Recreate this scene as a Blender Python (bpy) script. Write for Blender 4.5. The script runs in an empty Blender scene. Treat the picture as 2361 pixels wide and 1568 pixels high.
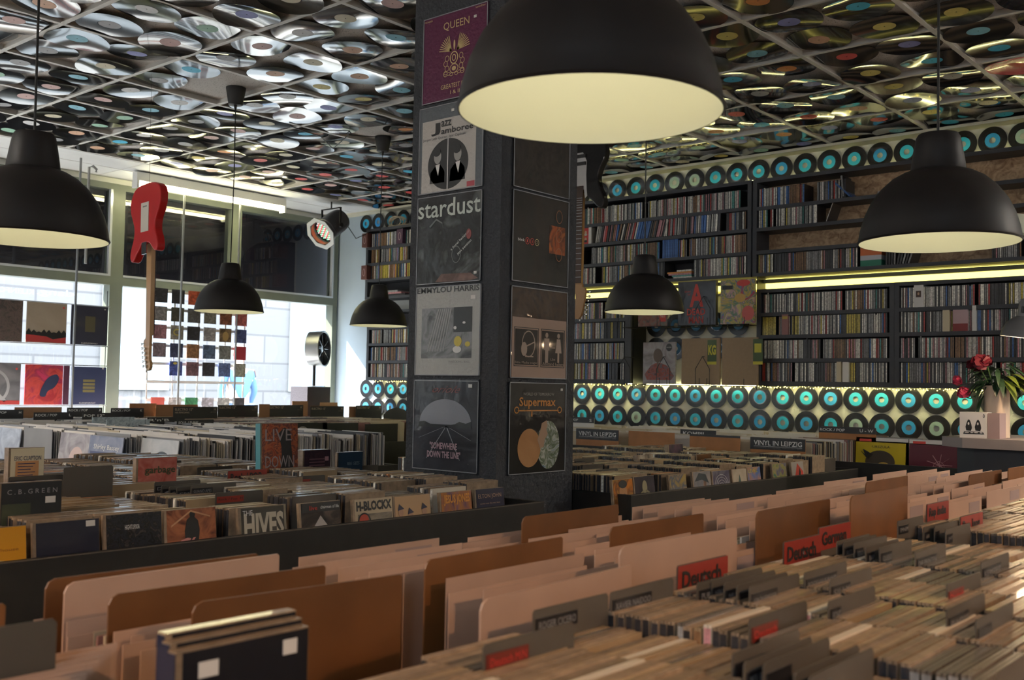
import bpy, math, random
from mathutils import Vector, Matrix, noise as mnoise
R = random.Random(11)
PI = math.pi
C = bpy.context.scene.collection
S = bpy.context.scene
H = 1.25                       # eye height above the shop floor
CEIL = H + 1.656
XW = 6.6                       # shelf wall
YW = 7.95                      # shop-window wall

# ---------------------------------------------------------------- camera
YAW, PITCH, ROLL, FPX = 0.7080, 0.0465, 0.0186, 2388.3
fw = Vector((math.cos(YAW)*math.cos(PITCH), math.sin(YAW)*math.cos(PITCH), math.sin(PITCH)))
r0 = Vector((math.sin(YAW), -math.cos(YAW), 0)); u0 = r0.cross(fw)
rt = r0*math.cos(ROLL) + u0*math.sin(ROLL); up = -r0*math.sin(ROLL) + u0*math.cos(ROLL)
cam_d = bpy.data.cameras.new('camera'); cam = bpy.data.objects.new('camera', cam_d); C.objects.link(cam)
cam.matrix_world = Matrix(((rt.x, up.x, -fw.x, 0), (rt.y, up.y, -fw.y, 0), (rt.z, up.z, -fw.z, H), (0, 0, 0, 1)))
cam_d.sensor_width = 36; cam_d.lens = FPX/2361*36; cam_d.clip_start = 0.05; cam_d.clip_end = 200
cam_d.dof.use_dof = True; cam_d.dof.focus_distance = 3.7; cam_d.dof.aperture_fstop = 8.0
S.camera = cam
def ray(x, y): return fw + rt*((x-1180.5)/FPX) - up*((y-784)/FPX)
def onX(x, y, X): d = ray(x, y); d = d*(X/d.x); return Vector((d.x, d.y, d.z+H))
def onY(x, y, Y): d = ray(x, y); d = d*(Y/d.y); return Vector((d.x, d.y, d.z+H))
def onZ(x, y, z): d = ray(x, y); d = d*(z/d.z); return Vector((d.x, d.y, d.z+H))   # z is relative to the eye
def px(p):
    d = Vector(p) - Vector((0, 0, H)); z = d.dot(fw)
    if z < .02: return (-9999, -9999)
    return (1180.5 + FPX*d.dot(rt)/z, 784 - FPX*d.dot(up)/z)
def inframe(p, m=40):
    x, y = px(p); return -m < x < 2361+m and -m < y < 1568+m

# ---------------------------------------------------------------- render look, world, sun
S.view_settings.view_transform = 'Standard'; S.view_settings.look = 'None'
S.view_settings.exposure = 1.22; S.view_settings.gamma = 1.0; S.view_settings.use_curve_mapping = False
S.cycles.use_denoising = True; S.cycles.max_bounces = 6; S.cycles.diffuse_bounces = 4; S.cycles.glossy_bounces = 3; S.cycles.use_adaptive_sampling = True; S.cycles.adaptive_threshold = .06
S.cycles.transparent_max_bounces = 12; S.cycles.transmission_bounces = 4; S.cycles.caustics_reflective = False; S.cycles.caustics_refractive = False
S.cycles.sample_clamp_indirect = 6.0
W = bpy.data.worlds.new('sky'); S.world = W; W.use_nodes = True
wb = W.node_tree.nodes['Background']; wb.inputs[0].default_value = (.76, .88, 1, 1); wb.inputs[1].default_value = 4.8
def lamp(name, kind, loc, energy, color, **k):
    l = bpy.data.lights.new(name, kind); l.energy = energy; l.color = color
    rot = k.pop('rot', None); par = k.pop('parent', None)
    for a, b in k.items(): setattr(l, a, b)
    o = bpy.data.objects.new(name, l); o.location = loc; C.objects.link(o)
    if rot: o.rotation_euler = rot
    if par: o.parent = par
    return o
sun = lamp('sun', 'SUN', (3, 12, 9), 13.0, (1, .95, .86), angle=.01)
sun.rotation_euler = Vector((.55, -1, -.96)).to_track_quat('-Z', 'Y').to_euler()
portal = lamp('window_portal', 'AREA', (3.2, YW+.02, H+.28), 1, (1, 1, 1), shape='RECTANGLE', size=6.8, size_y=1.0, rot=(-PI/2, 0, 0))
portal.data.cycles.is_portal = True
portal2 = lamp('window_portal', 'AREA', (-2.22, -1.0, H+.65), 1, (1, 1, 1), shape='RECTANGLE', size=1.1, size_y=1.6, rot=(0, -PI/2, 0))  # portal for the added side window
portal2.data.cycles.is_portal = True

# ---------------------------------------------------------------- materials
MATS = {}
def mat(name, col=(.5, .5, .5), rough=.5, metal=0, bump=0, bscale=60, var=0, vscale=8, emit=0, ecol=None, coat=0, spec=.5, rnd=0, trans=0, alpha=1, sss=0):
    if name in MATS: return MATS[name]
    coat *= .4
    if coat > .2: spec = .2; rough = max(rough, .5)
    m = bpy.data.materials.new(name); m.use_nodes = True; nt = m.node_tree; N = nt.nodes; L = nt.links; b = N['Principled BSDF']
    b.inputs['Base Color'].default_value = (*col, 1); b.inputs['Roughness'].default_value = rough; b.inputs['Metallic'].default_value = metal
    b.inputs['Coat Weight'].default_value = coat; b.inputs['Specular IOR Level'].default_value = spec; b.inputs['Coat Roughness'].default_value = .05
    b.inputs['Transmission Weight'].default_value = trans; b.inputs['Alpha'].default_value = alpha
    if emit: b.inputs['Emission Color'].default_value = (*(ecol or col), 1); b.inputs['Emission Strength'].default_value = emit
    tc = N.new('ShaderNodeTexCoord')
    if var or rnd:
        src = None
        hsv = N.new('ShaderNodeHueSaturation'); hsv.inputs['Color'].default_value = (*col, 1)
        n = N.new('ShaderNodeTexNoise'); n.inputs['Scale'].default_value = vscale; n.inputs['Detail'].default_value = 4
        L.new(tc.outputs['Object'], n.inputs['Vector'])
        mr = N.new('ShaderNodeMapRange'); mr.inputs['From Min'].default_value = .25; mr.inputs['From Max'].default_value = .75
        mr.inputs['To Min'].default_value = 1-var; mr.inputs['To Max'].default_value = 1+var; L.new(n.outputs['Fac'], mr.inputs['Value'])
        src = mr.outputs[0]
        if rnd:
            oi = N.new('ShaderNodeObjectInfo'); gi = N.new('ShaderNodeNewGeometry'); ad = N.new('ShaderNodeMath'); ad.operation = 'ADD'
            L.new(oi.outputs['Random'], ad.inputs[0]); L.new(gi.outputs['Random Per Island'], ad.inputs[1])
            fr = N.new('ShaderNodeMath'); fr.operation = 'FRACT'; L.new(ad.outputs[0], fr.inputs[0])
            m2 = N.new('ShaderNodeMapRange'); m2.inputs['To Min'].default_value = 1-rnd; m2.inputs['To Max'].default_value = 1+rnd; L.new(fr.outputs[0], m2.inputs['Value'])
            mu = N.new('ShaderNodeMath'); mu.operation = 'MULTIPLY'; L.new(src, mu.inputs[0]); L.new(m2.outputs[0], mu.inputs[1]); src = mu.outputs[0]
        L.new(src, hsv.inputs['Value']); L.new(hsv.outputs[0], b.inputs['Base Color'])
    if bump:
        n2 = N.new('ShaderNodeTexNoise'); n2.inputs['Scale'].default_value = bscale; n2.inputs['Detail'].default_value = 3
        L.new(tc.outputs['Object'], n2.inputs['Vector'])
        bp = N.new('ShaderNodeBump'); bp.inputs['Strength'].default_value = bump; bp.inputs['Distance'].default_value = .01
        L.new(n2.outputs['Fac'], bp.inputs['Height']); L.new(bp.outputs[0], b.inputs['Normal'])
        if coat: L.new(bp.outputs[0], b.inputs['Coat Normal'])
    MATS[name] = m; return m
def art(name, cols, scale=12, seed=0, coat=.6, dist=1.5, rough=.4, bump=.25):
    """printed picture: noise run through a colour ramp, under glossy film"""
    if name in MATS: return MATS[name]
    m = mat(name, cols[0], rough, coat=coat, bump=bump, bscale=9); N = m.node_tree.nodes; L = m.node_tree.links
    tc = N.new('ShaderNodeTexCoord'); mp = N.new('ShaderNodeMapping'); mp.inputs['Location'].default_value = (seed*1.7, seed*.9, seed*2.3)
    n = N.new('ShaderNodeTexNoise'); n.inputs['Scale'].default_value = scale; n.inputs['Detail'].default_value = 6; n.inputs['Distortion'].default_value = dist
    L.new(tc.outputs['Object'], mp.inputs[0]); L.new(mp.outputs[0], n.inputs['Vector'])
    cr = N.new('ShaderNodeValToRGB'); e = cr.color_ramp.elements
    k = len(cols)
    while len(e) < k: e.new(.5)
    for i, c in enumerate(cols): e[i].position = .33 + .34*i/max(1, k-1); e[i].color = (*c, 1)
    L.new(n.outputs['Fac'], cr.inputs[0]); L.new(cr.outputs[0], N['Principled BSDF'].inputs['Base Color'])
    return m

# ---------------------------------------------------------------- mesh helpers
class MB:
    def __init__(s): s.v = []; s.f = []; s.m = []
    def quad(s, pts, m=0):
        k = len(s.v); s.v += [tuple(p) for p in pts]; s.f.append(tuple(range(k, k+len(pts)))); s.m.append(m); return s
    def box(s, x0, x1, y0, y1, z0, z1, m=0, xf=None):
        k = len(s.v); P = [(x0, y0, z0), (x1, y0, z0), (x1, y1, z0), (x0, y1, z0), (x0, y0, z1), (x1, y0, z1), (x1, y1, z1), (x0, y1, z1)]
        if xf: P = [tuple(xf @ Vector(p)) for p in P]
        s.v += P
        for q in ((0, 3, 2, 1), (4, 5, 6, 7), (0, 1, 5, 4), (1, 2, 6, 5), (2, 3, 7, 6), (3, 0, 4, 7)):
            s.f.append(tuple(k+i for i in q)); s.m.append(m)
        return s
    def prism(s, pts, d0, d1, axis='y', m=0, xf=None):
        n = len(pts); k = len(s.v)
        def mk(a, b, d): return {'y': (a, d, b), 'z': (a, b, d), 'x': (d, a, b)}[axis]
        P = [mk(a, b, d0) for a, b in pts] + [mk(a, b, d1) for a, b in pts]
        if xf: P = [tuple(xf @ Vector(p)) for p in P]
        s.v += P; s.f.append(tuple(k+i for i in range(n))); s.m.append(m); s.f.append(tuple(k+n+i for i in reversed(range(n)))); s.m.append(m)
        for i in range(n):
            j = (i+1) % n; s.f.append((k+j, k+i, k+n+i, k+n+j)); s.m.append(m)
        return s
    def lathe(s, prof, n=32, m=0, xf=None, close=False):
        k = len(s.v)
        for r, z in prof:
            for i in range(n):
                a = 2*PI*i/n; p = Vector((r*math.cos(a), r*math.sin(a), z)); s.v.append(tuple(xf @ p if xf else p))
        for j in range(len(prof)-1):
            for i in range(n):
                i2 = (i+1) % n; s.f.append((k+j*n+i, k+j*n+i2, k+(j+1)*n+i2, k+(j+1)*n+i)); s.m.append(m)
        if close:
            s.f.append(tuple(k+i for i in reversed(range(n)))); s.m.append(m)
            s.f.append(tuple(k+(len(prof)-1)*n+i for i in range(n))); s.m.append(m)
        return s
    def tube(s, pts, r=.005, n=8, m=0):
        pts = [Vector(p) for p in pts]; k = len(s.v)
        for i, p in enumerate(pts):
            d = (pts[min(i+1, len(pts)-1)] - pts[max(i-1, 0)]).normalized()
            a = d.cross(Vector((0, 0, 1)));
            if a.length < .1: a = d.cross(Vector((1, 0, 0)))
            a.normalize(); b = d.cross(a); rr = r[i] if isinstance(r, (list, tuple)) else r
            for j in range(n):
                t = 2*PI*j/n; s.v.append(tuple(p + a*(rr*math.cos(t)) + b*(rr*math.sin(t))))
        for i in range(len(pts)-1):
            for j in range(n):
                j2 = (j+1) % n; s.f.append((k+i*n+j, k+i*n+j2, k+(i+1)*n+j2, k+(i+1)*n+j)); s.m.append(m)
        s.f.append(tuple(k+j for j in reversed(range(n)))); s.m.append(m)
        s.f.append(tuple(k+(len(pts)-1)*n+j for j in range(n))); s.m.append(m)
        return s
    def ball(s, c, r, m=0, n=12, sc=(1, 1, 1)):
        prof = [(max(1e-4, math.sin(PI*i/6))*r, -math.cos(PI*i/6)*r) for i in range(7)]
        return s.lathe(prof, n, m, Matrix.Translation(c) @ Matrix.Diagonal((*sc, 1)))
    def mesh(s, name, mats, smooth=False):
        me = bpy.data.meshes.new(name); me.from_pydata(s.v, [], s.f)
        for x in (mats if isinstance(mats, (list, tuple)) else [mats]): me.materials.append(x)
        me.polygons.foreach_set('material_index', s.m)
        me.polygons.foreach_set('use_smooth', [smooth]*len(s.f)); me.update()
        if smooth:
            try: me.set_sharp_from_angle(angle=math.radians(40))
            except Exception: pass
        return me
    def build(s, name, mats, parent=None, loc=None, rot=None, smooth=False):
        return ob(name, s.mesh(name, mats, smooth), parent, loc, rot)
def ob(name, me, parent=None, loc=None, rot=None):
    o = bpy.data.objects.new(name, me); C.objects.link(o)
    if loc is not None: o.location = loc
    if rot is not None: o.rotation_euler = rot
    if parent: o.parent = parent
    return o
def tag(o, label, cat, group=None, kind=None):
    o['label'] = label; o['category'] = cat
    if group: o['group'] = group
    if kind: o['kind'] = kind
    return o
def thing(name, label, cat, loc=(0, 0, 0), rot=0, group=None):
    o = ob(name, None, None, loc, rot if isinstance(rot, tuple) else (0, 0, rot)); return tag(o, label, cat, group)
def struct(o): o['kind'] = 'structure'; return o
def box(name, m, x0, x1, y0, y1, z0, z1, parent=None): return MB().box(x0, x1, y0, y1, z0, z1).build(name, m, parent)
FX = -PI/2                     # rotation that turns a front facing -Y to face -X

# flat printed pieces on a cover whose front lies at y=0, facing -Y
def panel(p, name, m, x0, x1, z0, z1, k=1): return MB().box(x0, x1, -.0007*k, -.0007*k+.0006, z0, z1).build(name, m, p)
def shape(p, name, m, pts, k=1): return MB().prism(pts, -.0007*k, -.0007*k+.0006).build(name, m, p)
def ell(p, name, m, cx, cz, rx, rz, k=1, n=28, a0=0, a1=2*PI): return shape(p, name, m, [(cx+rx*math.cos(a0+(a1-a0)*i/n), cz+rz*math.sin(a0+(a1-a0)*i/n)) for i in range(n + (0 if abs(a1-a0-2*PI) < .01 else 1))], k)
def ring(p, name, m, cx, cz, rx, rz, t, k=1, n=32):
    b = MB()
    for i in range(n):
        a, c = 2*PI*i/n, 2*PI*(i+1)/n
        b.quad([(cx+rx*math.cos(a), -.0007*k, cz+rz*math.sin(a)), (cx+rx*math.cos(c), -.0007*k, cz+rz*math.sin(c)), (cx+(rx-t)*math.cos(c), -.0007*k, cz+(rz-t)*math.sin(c)), (cx+(rx-t)*math.cos(a), -.0007*k, cz+(rz-t)*math.sin(a))])
    return b.build(name, m, p)
def txt(p, s, m, x0, x1, z0, z1, k=2, name='lettering', fit=True, mirror=False, slant=0, bold=0):
    cu = bpy.data.curves.new('t', 'FONT'); cu.body = s; cu.size = 1; cu.extrude = 0; cu.resolution_u = 2; cu.offset = bold; cu.fill_mode = 'FRONT'
    t = bpy.data.objects.new('t', cu); C.objects.link(t)
    me = bpy.data.meshes.new_from_object(t)
    bpy.data.objects.remove(t); bpy.data.curves.remove(cu)
    if not len(me.vertices): return None
    xs = [v.co.x for v in me.vertices]; ys = [v.co.y for v in me.vertices]
    a, b, c, d = min(xs), max(xs), min(ys), max(ys)
    for v in me.vertices:
        u = (v.co.x-a)/max(1e-6, b-a); w = (v.co.y-c)/max(1e-6, d-c); sx = u + slant*w
        if mirror: sx = 1-sx
        v.co = (x0+sx*(x1-x0), -.0007*k, z0+w*(z1-z0))
    me.materials.clear(); me.materials.append(m); me.name = name
    return ob(name, me, p)
# ---------------------------------------------------------------- palette
BLACK = mat('black_paint', (.012, .012, .013), .45)
MATTB = mat('matt_black', (.008, .0065, .007), .5, var=.15, vscale=30)
SHELF = mat('dark_grey_shelf_paint', (.045, .048, .058), .5, var=.12, vscale=14)
BIN = mat('charcoal_bin_board', (.014, .0125, .011), .55, var=.25, vscale=25)
BINEDGE = mat('worn_bin_edge', (.10, .085, .07), .6, var=.3, vscale=40)
PILLAR = mat('grey_pillar_plaster', (.036, .039, .046), .75, bump=.9, bscale=55, var=.12)
WALLB = mat('pale_blue_wall', (.42, .50, .58), .8, var=.04, vscale=3)
WALLW = mat('off_white_wall', (.62, .62, .58), .85, bump=.25, bscale=140)
FRAME = mat('window_frame_olive', (.17, .19, .15), .35, var=.08)
CHROME = mat('chrome', (.75, .76, .78), .12, metal=1)
STEEL = mat('brushed_steel', (.35, .36, .37), .35, metal=1)
WIRE = mat('black_wire', (.01, .01, .01), .4)
WHITE = mat('white_paint', (.75, .75, .74), .4)
PAPER = mat('white_paper', (.72, .70, .68), .5, coat=.3)
CREAM = mat('cream_paper', (.62, .54, .38), .6)
SHEET = mat('milky_divider_plastic', (.47, .315, .24), .35, var=.10, vscale=6, coat=.2, rnd=.12)
WOODB = mat('brown_hardboard', (.155, .062, .019), .42, var=.22, vscale=9, coat=.15, rnd=.2)
ORANGEB = mat('orange_hardboard', (.40, .165, .05), .5, var=.15, vscale=14)
GREYD = mat('grey_divider_plastic', (.075, .066, .055), .45, var=.08, rnd=.15)
LBL = mat('black_label_tape', (.012, .012, .014), .3)
LBLT = mat('grey_embossed_letters', (.25, .25, .26), .4)
REDC = mat('red_sign_card', (.25, .022, .012), .45, rnd=.1)
TXTB = mat('black_ink', (.012, .012, .012), .5)
TXTW = mat('white_ink', (.72, .72, .70), .5)
TXTG = mat('gold_ink', (.62, .46, .22), .45)
TXTR = mat('red_ink', (.60, .05, .04), .5)
CARD = mat('black_sign_card', (.018, .018, .022), .4, coat=.2)
KRAFT = mat('brown_kraft_card', (.34, .24, .15), .7, var=.06, vscale=60)
STICK = mat('white_price_sticker', (.66, .64, .60), .5)
CASEP = mat('jewel_case_plastic', (.27, .195, .13), .34, var=.35, vscale=60, coat=.4, rnd=.3)
LEDY = mat('yellow_led_strip', (1, .86, .25), .4, emit=16, ecol=(1, .88, .34))
TUBE = mat('fluorescent_tube', (1, .95, .6), .4, emit=11, ecol=(1, .93, .55))
FAIRY = mat('fairy_light_bulb', (1, .8, .2), .3, emit=9, ecol=(1, .80, .16))
def SP(name, c): return mat('spine_'+name, c, .35, var=.5, vscale=110, coat=.3, rnd=.35)
CASEB = mat('dark_case_body', (.035, .034, .034), .3, coat=.4)
SPC = {'pale': (.66, .64, .58), 'grey': (.26, .26, .26), 'dark': (.03, .03, .035), 'red': (.36, .035, .03), 'blue': (.04, .12, .34), 'yellow': (.50, .40, .07), 'brown': (.22, .12, .06), 'teal': (.05, .22, .20), 'rose': (.42, .20, .22)}
SPM = {k: SP(k, v) for k, v in SPC.items()}
# vinyl: concentric anisotropic sheen
def vinyl(name, rough, an, col=(.012, .012, .014)):
    m = mat(name, col, rough, spec=.9 if 'single' not in name else .4); N = m.node_tree.nodes; b = N['Principled BSDF']
    b.inputs['Anisotropic'].default_value = an
    t = N.new('ShaderNodeTangent'); t.direction_type = 'RADIAL'; t.axis = 'Z'; m.node_tree.links.new(t.outputs[0], b.inputs['Tangent'])
    tc = N.new('ShaderNodeTexCoord'); sp = N.new('ShaderNodeVectorMath'); sp.operation = 'LENGTH'; m.node_tree.links.new(tc.outputs['Object'], sp.inputs[0])
    w = N.new('ShaderNodeMath'); w.operation = 'MULTIPLY'; w.inputs[1].default_value = 90; m.node_tree.links.new(sp.outputs['Value'], w.inputs[0])
    n = N.new('ShaderNodeTexNoise'); n.noise_dimensions = '1D'; n.inputs['Scale'].default_value = 3; n.inputs['Detail'].default_value = 2
    m.node_tree.links.new(w.outputs[0], n.inputs['W'])
    mr = N.new('ShaderNodeMapRange'); mr.inputs['To Min'].default_value = rough*.5; mr.inputs['To Max'].default_value = rough*1.5
    m.node_tree.links.new(n.outputs['Fac'], mr.inputs['Value']); m.node_tree.links.new(mr.outputs[0], b.inputs['Roughness'])
    b.inputs['Coat Weight'].default_value = .5 if 'single' not in name else .1; b.inputs['Coat Roughness'].default_value = .06
    return m
VIN = vinyl('grooved_black_vinyl', .10, .5); VIN2 = vinyl('smooth_black_vinyl', .08, .1)
VINR = vinyl('red_streaked_vinyl', .25, .3, (.75, .06, .12))
# glass
GLASS = bpy.data.materials.new('window_glass'); GLASS.use_nodes = True
def _glass(m, tint=(1, 1, 1), ior=1.55):
    nt = m.node_tree; nt.nodes.clear(); N = nt.nodes; L = nt.links
    o = N.new('ShaderNodeOutputMaterial'); mx = N.new('ShaderNodeMixShader'); t = N.new('ShaderNodeBsdfTransparent'); g = N.new('ShaderNodeBsdfGlossy'); f = N.new('ShaderNodeFresnel')
    f.inputs[0].default_value = ior; g.inputs['Roughness'].default_value = .0; t.inputs[0].default_value = (*tint, 1)
    L.new(f.outputs[0], mx.inputs[0]); L.new(t.outputs[0], mx.inputs[1]); L.new(g.outputs[0], mx.inputs[2]); L.new(mx.outputs[0], o.inputs[0])
_glass(GLASS)
GLASS2 = bpy.data.materials.new('strong_glass'); GLASS2.use_nodes = True; _glass(GLASS2, (.95, .97, 1), 1.9)
# oriented strand board
OSB = mat('osb_board', (.36, .21, .10), .6); _n = OSB.node_tree.nodes; _l = OSB.node_tree.links
tc = _n.new('ShaderNodeTexCoord'); vo = _n.new('ShaderNodeTexVoronoi'); vo.inputs['Scale'].default_value = 26; mp = _n.new('ShaderNodeMapping'); mp.inputs['Scale'].default_value = (1, .5, 1.3)
nz = _n.new('ShaderNodeTexNoise'); nz.inputs['Scale'].default_value = 14; nz.inputs['Distortion'].default_value = 3; nz.inputs['Detail'].default_value = 6
_l.new(tc.outputs['Object'], mp.inputs[0]); _l.new(mp.outputs[0], vo.inputs['Vector']); _l.new(tc.outputs['Object'], nz.inputs['Vector'])
ma = _n.new('ShaderNodeMath'); ma.operation = 'MULTIPLY_ADD'; ma.inputs[1].default_value = .35; _l.new(vo.outputs['Color'], ma.inputs[0]); _l.new(nz.outputs['Fac'], ma.inputs[2])
cr = _n.new('ShaderNodeValToRGB'); e = cr.color_ramp.elements; e[0].position = .35; e[0].color = (.22, .11, .05, 1); e[1].position = .85; e[1].color = (.62, .42, .25, 1)
_l.new(ma.outputs[0], cr.inputs[0]); _l.new(cr.outputs[0], _n['Principled BSDF'].inputs['Base Color'])
# speckled mineral ceiling tile
TILE = mat('speckled_ceiling_tile', (.42, .39, .36), .85); _n = TILE.node_tree.nodes; _l = TILE.node_tree.links
tc = _n.new('ShaderNodeTexCoord'); nz = _n.new('ShaderNodeTexNoise'); nz.inputs['Scale'].default_value = 190; nz.inputs['Detail'].default_value = 2
cr = _n.new('ShaderNodeValToRGB'); e = cr.color_ramp.elements; e[0].position = .30; e[0].color = (.10, .09, .08, 1); e[1].position = .40; e[1].color = (.60, .56, .53, 1)
_l.new(tc.outputs['Object'], nz.inputs['Vector']); _l.new(nz.outputs['Fac'], cr.inputs[0]); _l.new(cr.outputs[0], _n['Principled BSDF'].inputs['Base Color'])
CEILW = mat('white_ceiling_board', (.70, .70, .70), .8, var=.03)

# ---------------------------------------------------------------- room shell
XMIN, YMIN = -2.2, -2.6
GX, GY, T = 1.6059, 4.7038, .625          # ceiling grid origin and tile size
YT = GY + 4*T                               # last grid line before the window strip
struct(box('floor', mat('grey_shop_floor', (.16, .15, .14), .5, var=.2, vscale=2), XMIN, XW+.1, YMIN, YW+.1, -.08, 0))
TILEZ = CEIL+.028
struct(box('ceiling', TILE, XMIN, XW+.1, YMIN, YT+.01, TILEZ, TILEZ+.05))
struct(box('ceiling', CEILW, XMIN, XW+.1, YT+.0121, YW+.1, CEIL-.004, CEIL+.095))
b = MB()
i = -6
while GX+i*T < XW+.01:
    x = GX+i*T
    if x > XMIN: b.box(x-.012, x+.012, YMIN, YT, CEIL-.001, CEIL+.002); b.box(x-.002, x+.002, YMIN, YT, CEIL+.002, TILEZ)
    i += 1
for j in range(-12, 5):
    y = GY+j*T
    if y > YMIN: b.box(XMIN, XW, y-.012, y+.012, CEIL-.0015, CEIL+.0015); b.box(XMIN, XW, y-.002, y+.002, CEIL+.0015, TILEZ)
for x in (2.86, 4.1, 5.35): b.box(x-.003, x+.003, YT+.012, YW, CEIL-.006, CEIL-.003)
b.box(XMIN, XW, YT+.36, YT+.366, CEIL-.006, CEIL-.003)
struct(b.build('trim_1', mat('white_ceiling_rail', (.66, .64, .61), .5)))
struct(box('trim_2', mat('cream_cornice', (.66, .63, .50), .6), XW-.11, XW, YMIN, YW, CEIL-.02, CEIL-.002))
struct(box('wall_right', WALLW, XW, XW+.1, YMIN, 7.32, 0, CEIL))
struct(box('wall_right', WALLB, XW, XW+.1, 7.32, YW+.1, 0, CEIL))
struct(box('wall_near', WALLW, XMIN, XW+.1, YMIN-.1, YMIN, 0, CEIL))
struct(box('wall_far_left', WALLW, XMIN-.1, XMIN, YMIN, -1.75, 0, CEIL+.05)); struct(box('wall_far_left', WALLW, XMIN-.1, XMIN, -.2, YW+.1, 0, CEIL+.05)); struct(box('wall_far_left', WALLW, XMIN-.1, XMIN, -1.75, -.2, 0, 1.3)); struct(box('wall_far_left', WALLW, XMIN-.1, XMIN, -1.75, -.2, 2.5, CEIL+.05))  # opening left for an added, unseen fill window
b = MB()
for y in (-1.75, -1.0, -.26): b.box(XMIN-.08, XMIN-.02, y, y+.06, 1.3, 2.5)
b.box(XMIN-.08, XMIN-.02, -1.75, -.2, 1.3, 1.36); b.box(XMIN-.08, XMIN-.02, -1.75, -.2, 2.44, 2.5); w4 = struct(b.build('added_fill_window', FRAME))  # invented window behind the view, added to let in fill daylight
MB().quad([(XMIN-.05, -1.75, 1.32), (XMIN-.05, -.2, 1.32), (XMIN-.05, -.2, 2.48), (XMIN-.05, -1.75, 2.48)]).build('pane', GLASS, w4)
struct(box('floor', mat('side_street_paving', (.30, .30, .29), .8, var=.1), -30, XMIN-.11, -10, YW+.12, -.1, 0))
struct(box('wall_left', WHITE, XMIN, XW, YW, YW+.12, 0, H-.32))
struct(box('trim_4', WHITE, XMIN+.01, XW-.01, 7.375, YW-.051, 0, H-.33))
struct(box('wall_left', CEILW, XMIN, XW, YW, YW+.12, CEIL-.055, CEIL))
# shop window: frames and panes
def wframe(name, x0, x1, top_split):
    f = MB(); y0, y1 = YW-.05, YW+.05; zb = H-.32; zt = CEIL-.055
    f.box(x0, x0+.055, y0, y1, zb, zt); f.box(x1-.055, x1, y0, y1, zb, zt)
    f.box(x0+.055, x1-.055, y0, y1, zt-.05, zt); f.box(x0+.055, x1-.055, y0, y1, H+.775, H+.86); f.box(x0+.055, x1-.055, y0, y1, zb, zb+.05)
    for s in top_split: f.box(s-.055, s+.055, y0, y1, H+.86, zt-.05)
    w = struct(f.build(name, FRAME))
    g = MB()
    for a, c in ((x0+.055, x1-.055),): g.quad([(a, YW, zb+.05), (c, YW, zb+.05), (c, YW, H+.775), (a, YW, H+.775)])
    g.build('pane', GLASS, w)
    g = MB(); xs = [x0+.055]+[v for s in top_split for v in (s-.055, s+.055)]+[x1-.055]
    for a, c in zip(xs[::2], xs[1::2]): g.quad([(a, YW, H+.86), (c, YW, H+.86), (c, YW, zt-.05), (a, YW, zt-.05)])
    g.build('pane', GLASS2, w)
    e = MB(); e.box(x0+.055, x1-.055, y0-.004, y0, H+.845, H+.862); e.box(x1-.075, x1-.055, y0-.004, y0+.03, H+.86, zt-.05)
    e.build('silver_bead', mat('silver_bead', (.7, .74, .78), .2, metal=.4), w)
    return w
wframe('window_1', 4.275, 6.58, (5.4,))
wl = wframe('window_2', 1.95, 4.275, ())
wframe('window_3', -.4, 1.95, ())
# window lettering, read from the street, so mirrored from inside
TXTWIN = bpy.data.materials.new('white_window_vinyl'); TXTWIN.use_nodes = True; _t = TXTWIN.node_tree; _t.nodes.clear(); _o = _t.nodes.new('ShaderNodeOutputMaterial'); _a = _t.nodes.new('ShaderNodeBsdfTranslucent'); _a.inputs[0].default_value = (.95, .95, .95, 1); _t.links.new(_a.outputs[0], _o.inputs[0])
for s, xa, xb, za, zb in (('klang.', 3.655, 3.965, .640, .705), ('KLEINFORMAT', 3.18, 3.63, .650, .688)):
    t = txt(wl, s, TXTWIN, 0, xb-xa, 0, zb-za, k=0, name='window_lettering', mirror=True)
    t.location = (xa, YW-.006, H+za)
# ---------------------------------------------------------------- street outside
struct(box('floor', mat('street_paving', (.24, .24, .23), .8, var=.1), -30, 60, YW+.13, 17, -.1, 0))
FAC = mat('pale_stone_blocks', (.66, .64, .62), .8); _n = FAC.node_tree.nodes; _l = FAC.node_tree.links
br = _n.new('ShaderNodeTexBrick'); br.inputs['Scale'].default_value = 1; br.inputs['Brick Width'].default_value = 1.3; br.inputs['Row Height'].default_value = .55; br.inputs['Mortar Size'].default_value = .02
br.inputs['Color1'].default_value = (.16, .15, .145, 1); br.inputs['Color2'].default_value = (.14, .135, .135, 1); br.inputs['Mortar'].default_value = (.10, .095, .095, 1)
tc = _n.new('ShaderNodeTexCoord'); mp = _n.new('ShaderNodeMapping'); mp.inputs['Rotation'].default_value = (PI/2, 0, 0); _l.new(tc.outputs['Object'], mp.inputs[0]); _l.new(mp.outputs[0], br.inputs['Vector']); _l.new(br.outputs['Color'], _n['Principled BSDF'].inputs['Base Color'])
fc = thing('opposite_building', 'pale stone-block house front across the street, seen through the shop window', 'building', (0, 17, 0))
w = box('wall', FAC, -25, 60, 0, .5, 0, 5.2, fc)
SG = mat('far_window_glass', (.20, .26, .30), .15); SGF = mat('far_window_frame', (.42, .46, .44), .6)
for x in (2.2, 6.1, 9.6, 13.6, 17.5, 21.5):
    f = box('window', SGF, x-.65, x+.65, -.06, 0, 1.1, 3.2, fc); box('glass', SG, x-.55, x+.55, -.07, -.06, 1.2, 3.1, f)
fas = thing('shop_fascia', 'dark fascia board fixed outside behind the upper window panes', 'sign board', (0, YW+.15, H+.80))
box('board', mat('dark_plum_fascia', (.035, .030, .042), .6), -.6, 6.9, 0, .05, 0, 1.5, fas)
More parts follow.
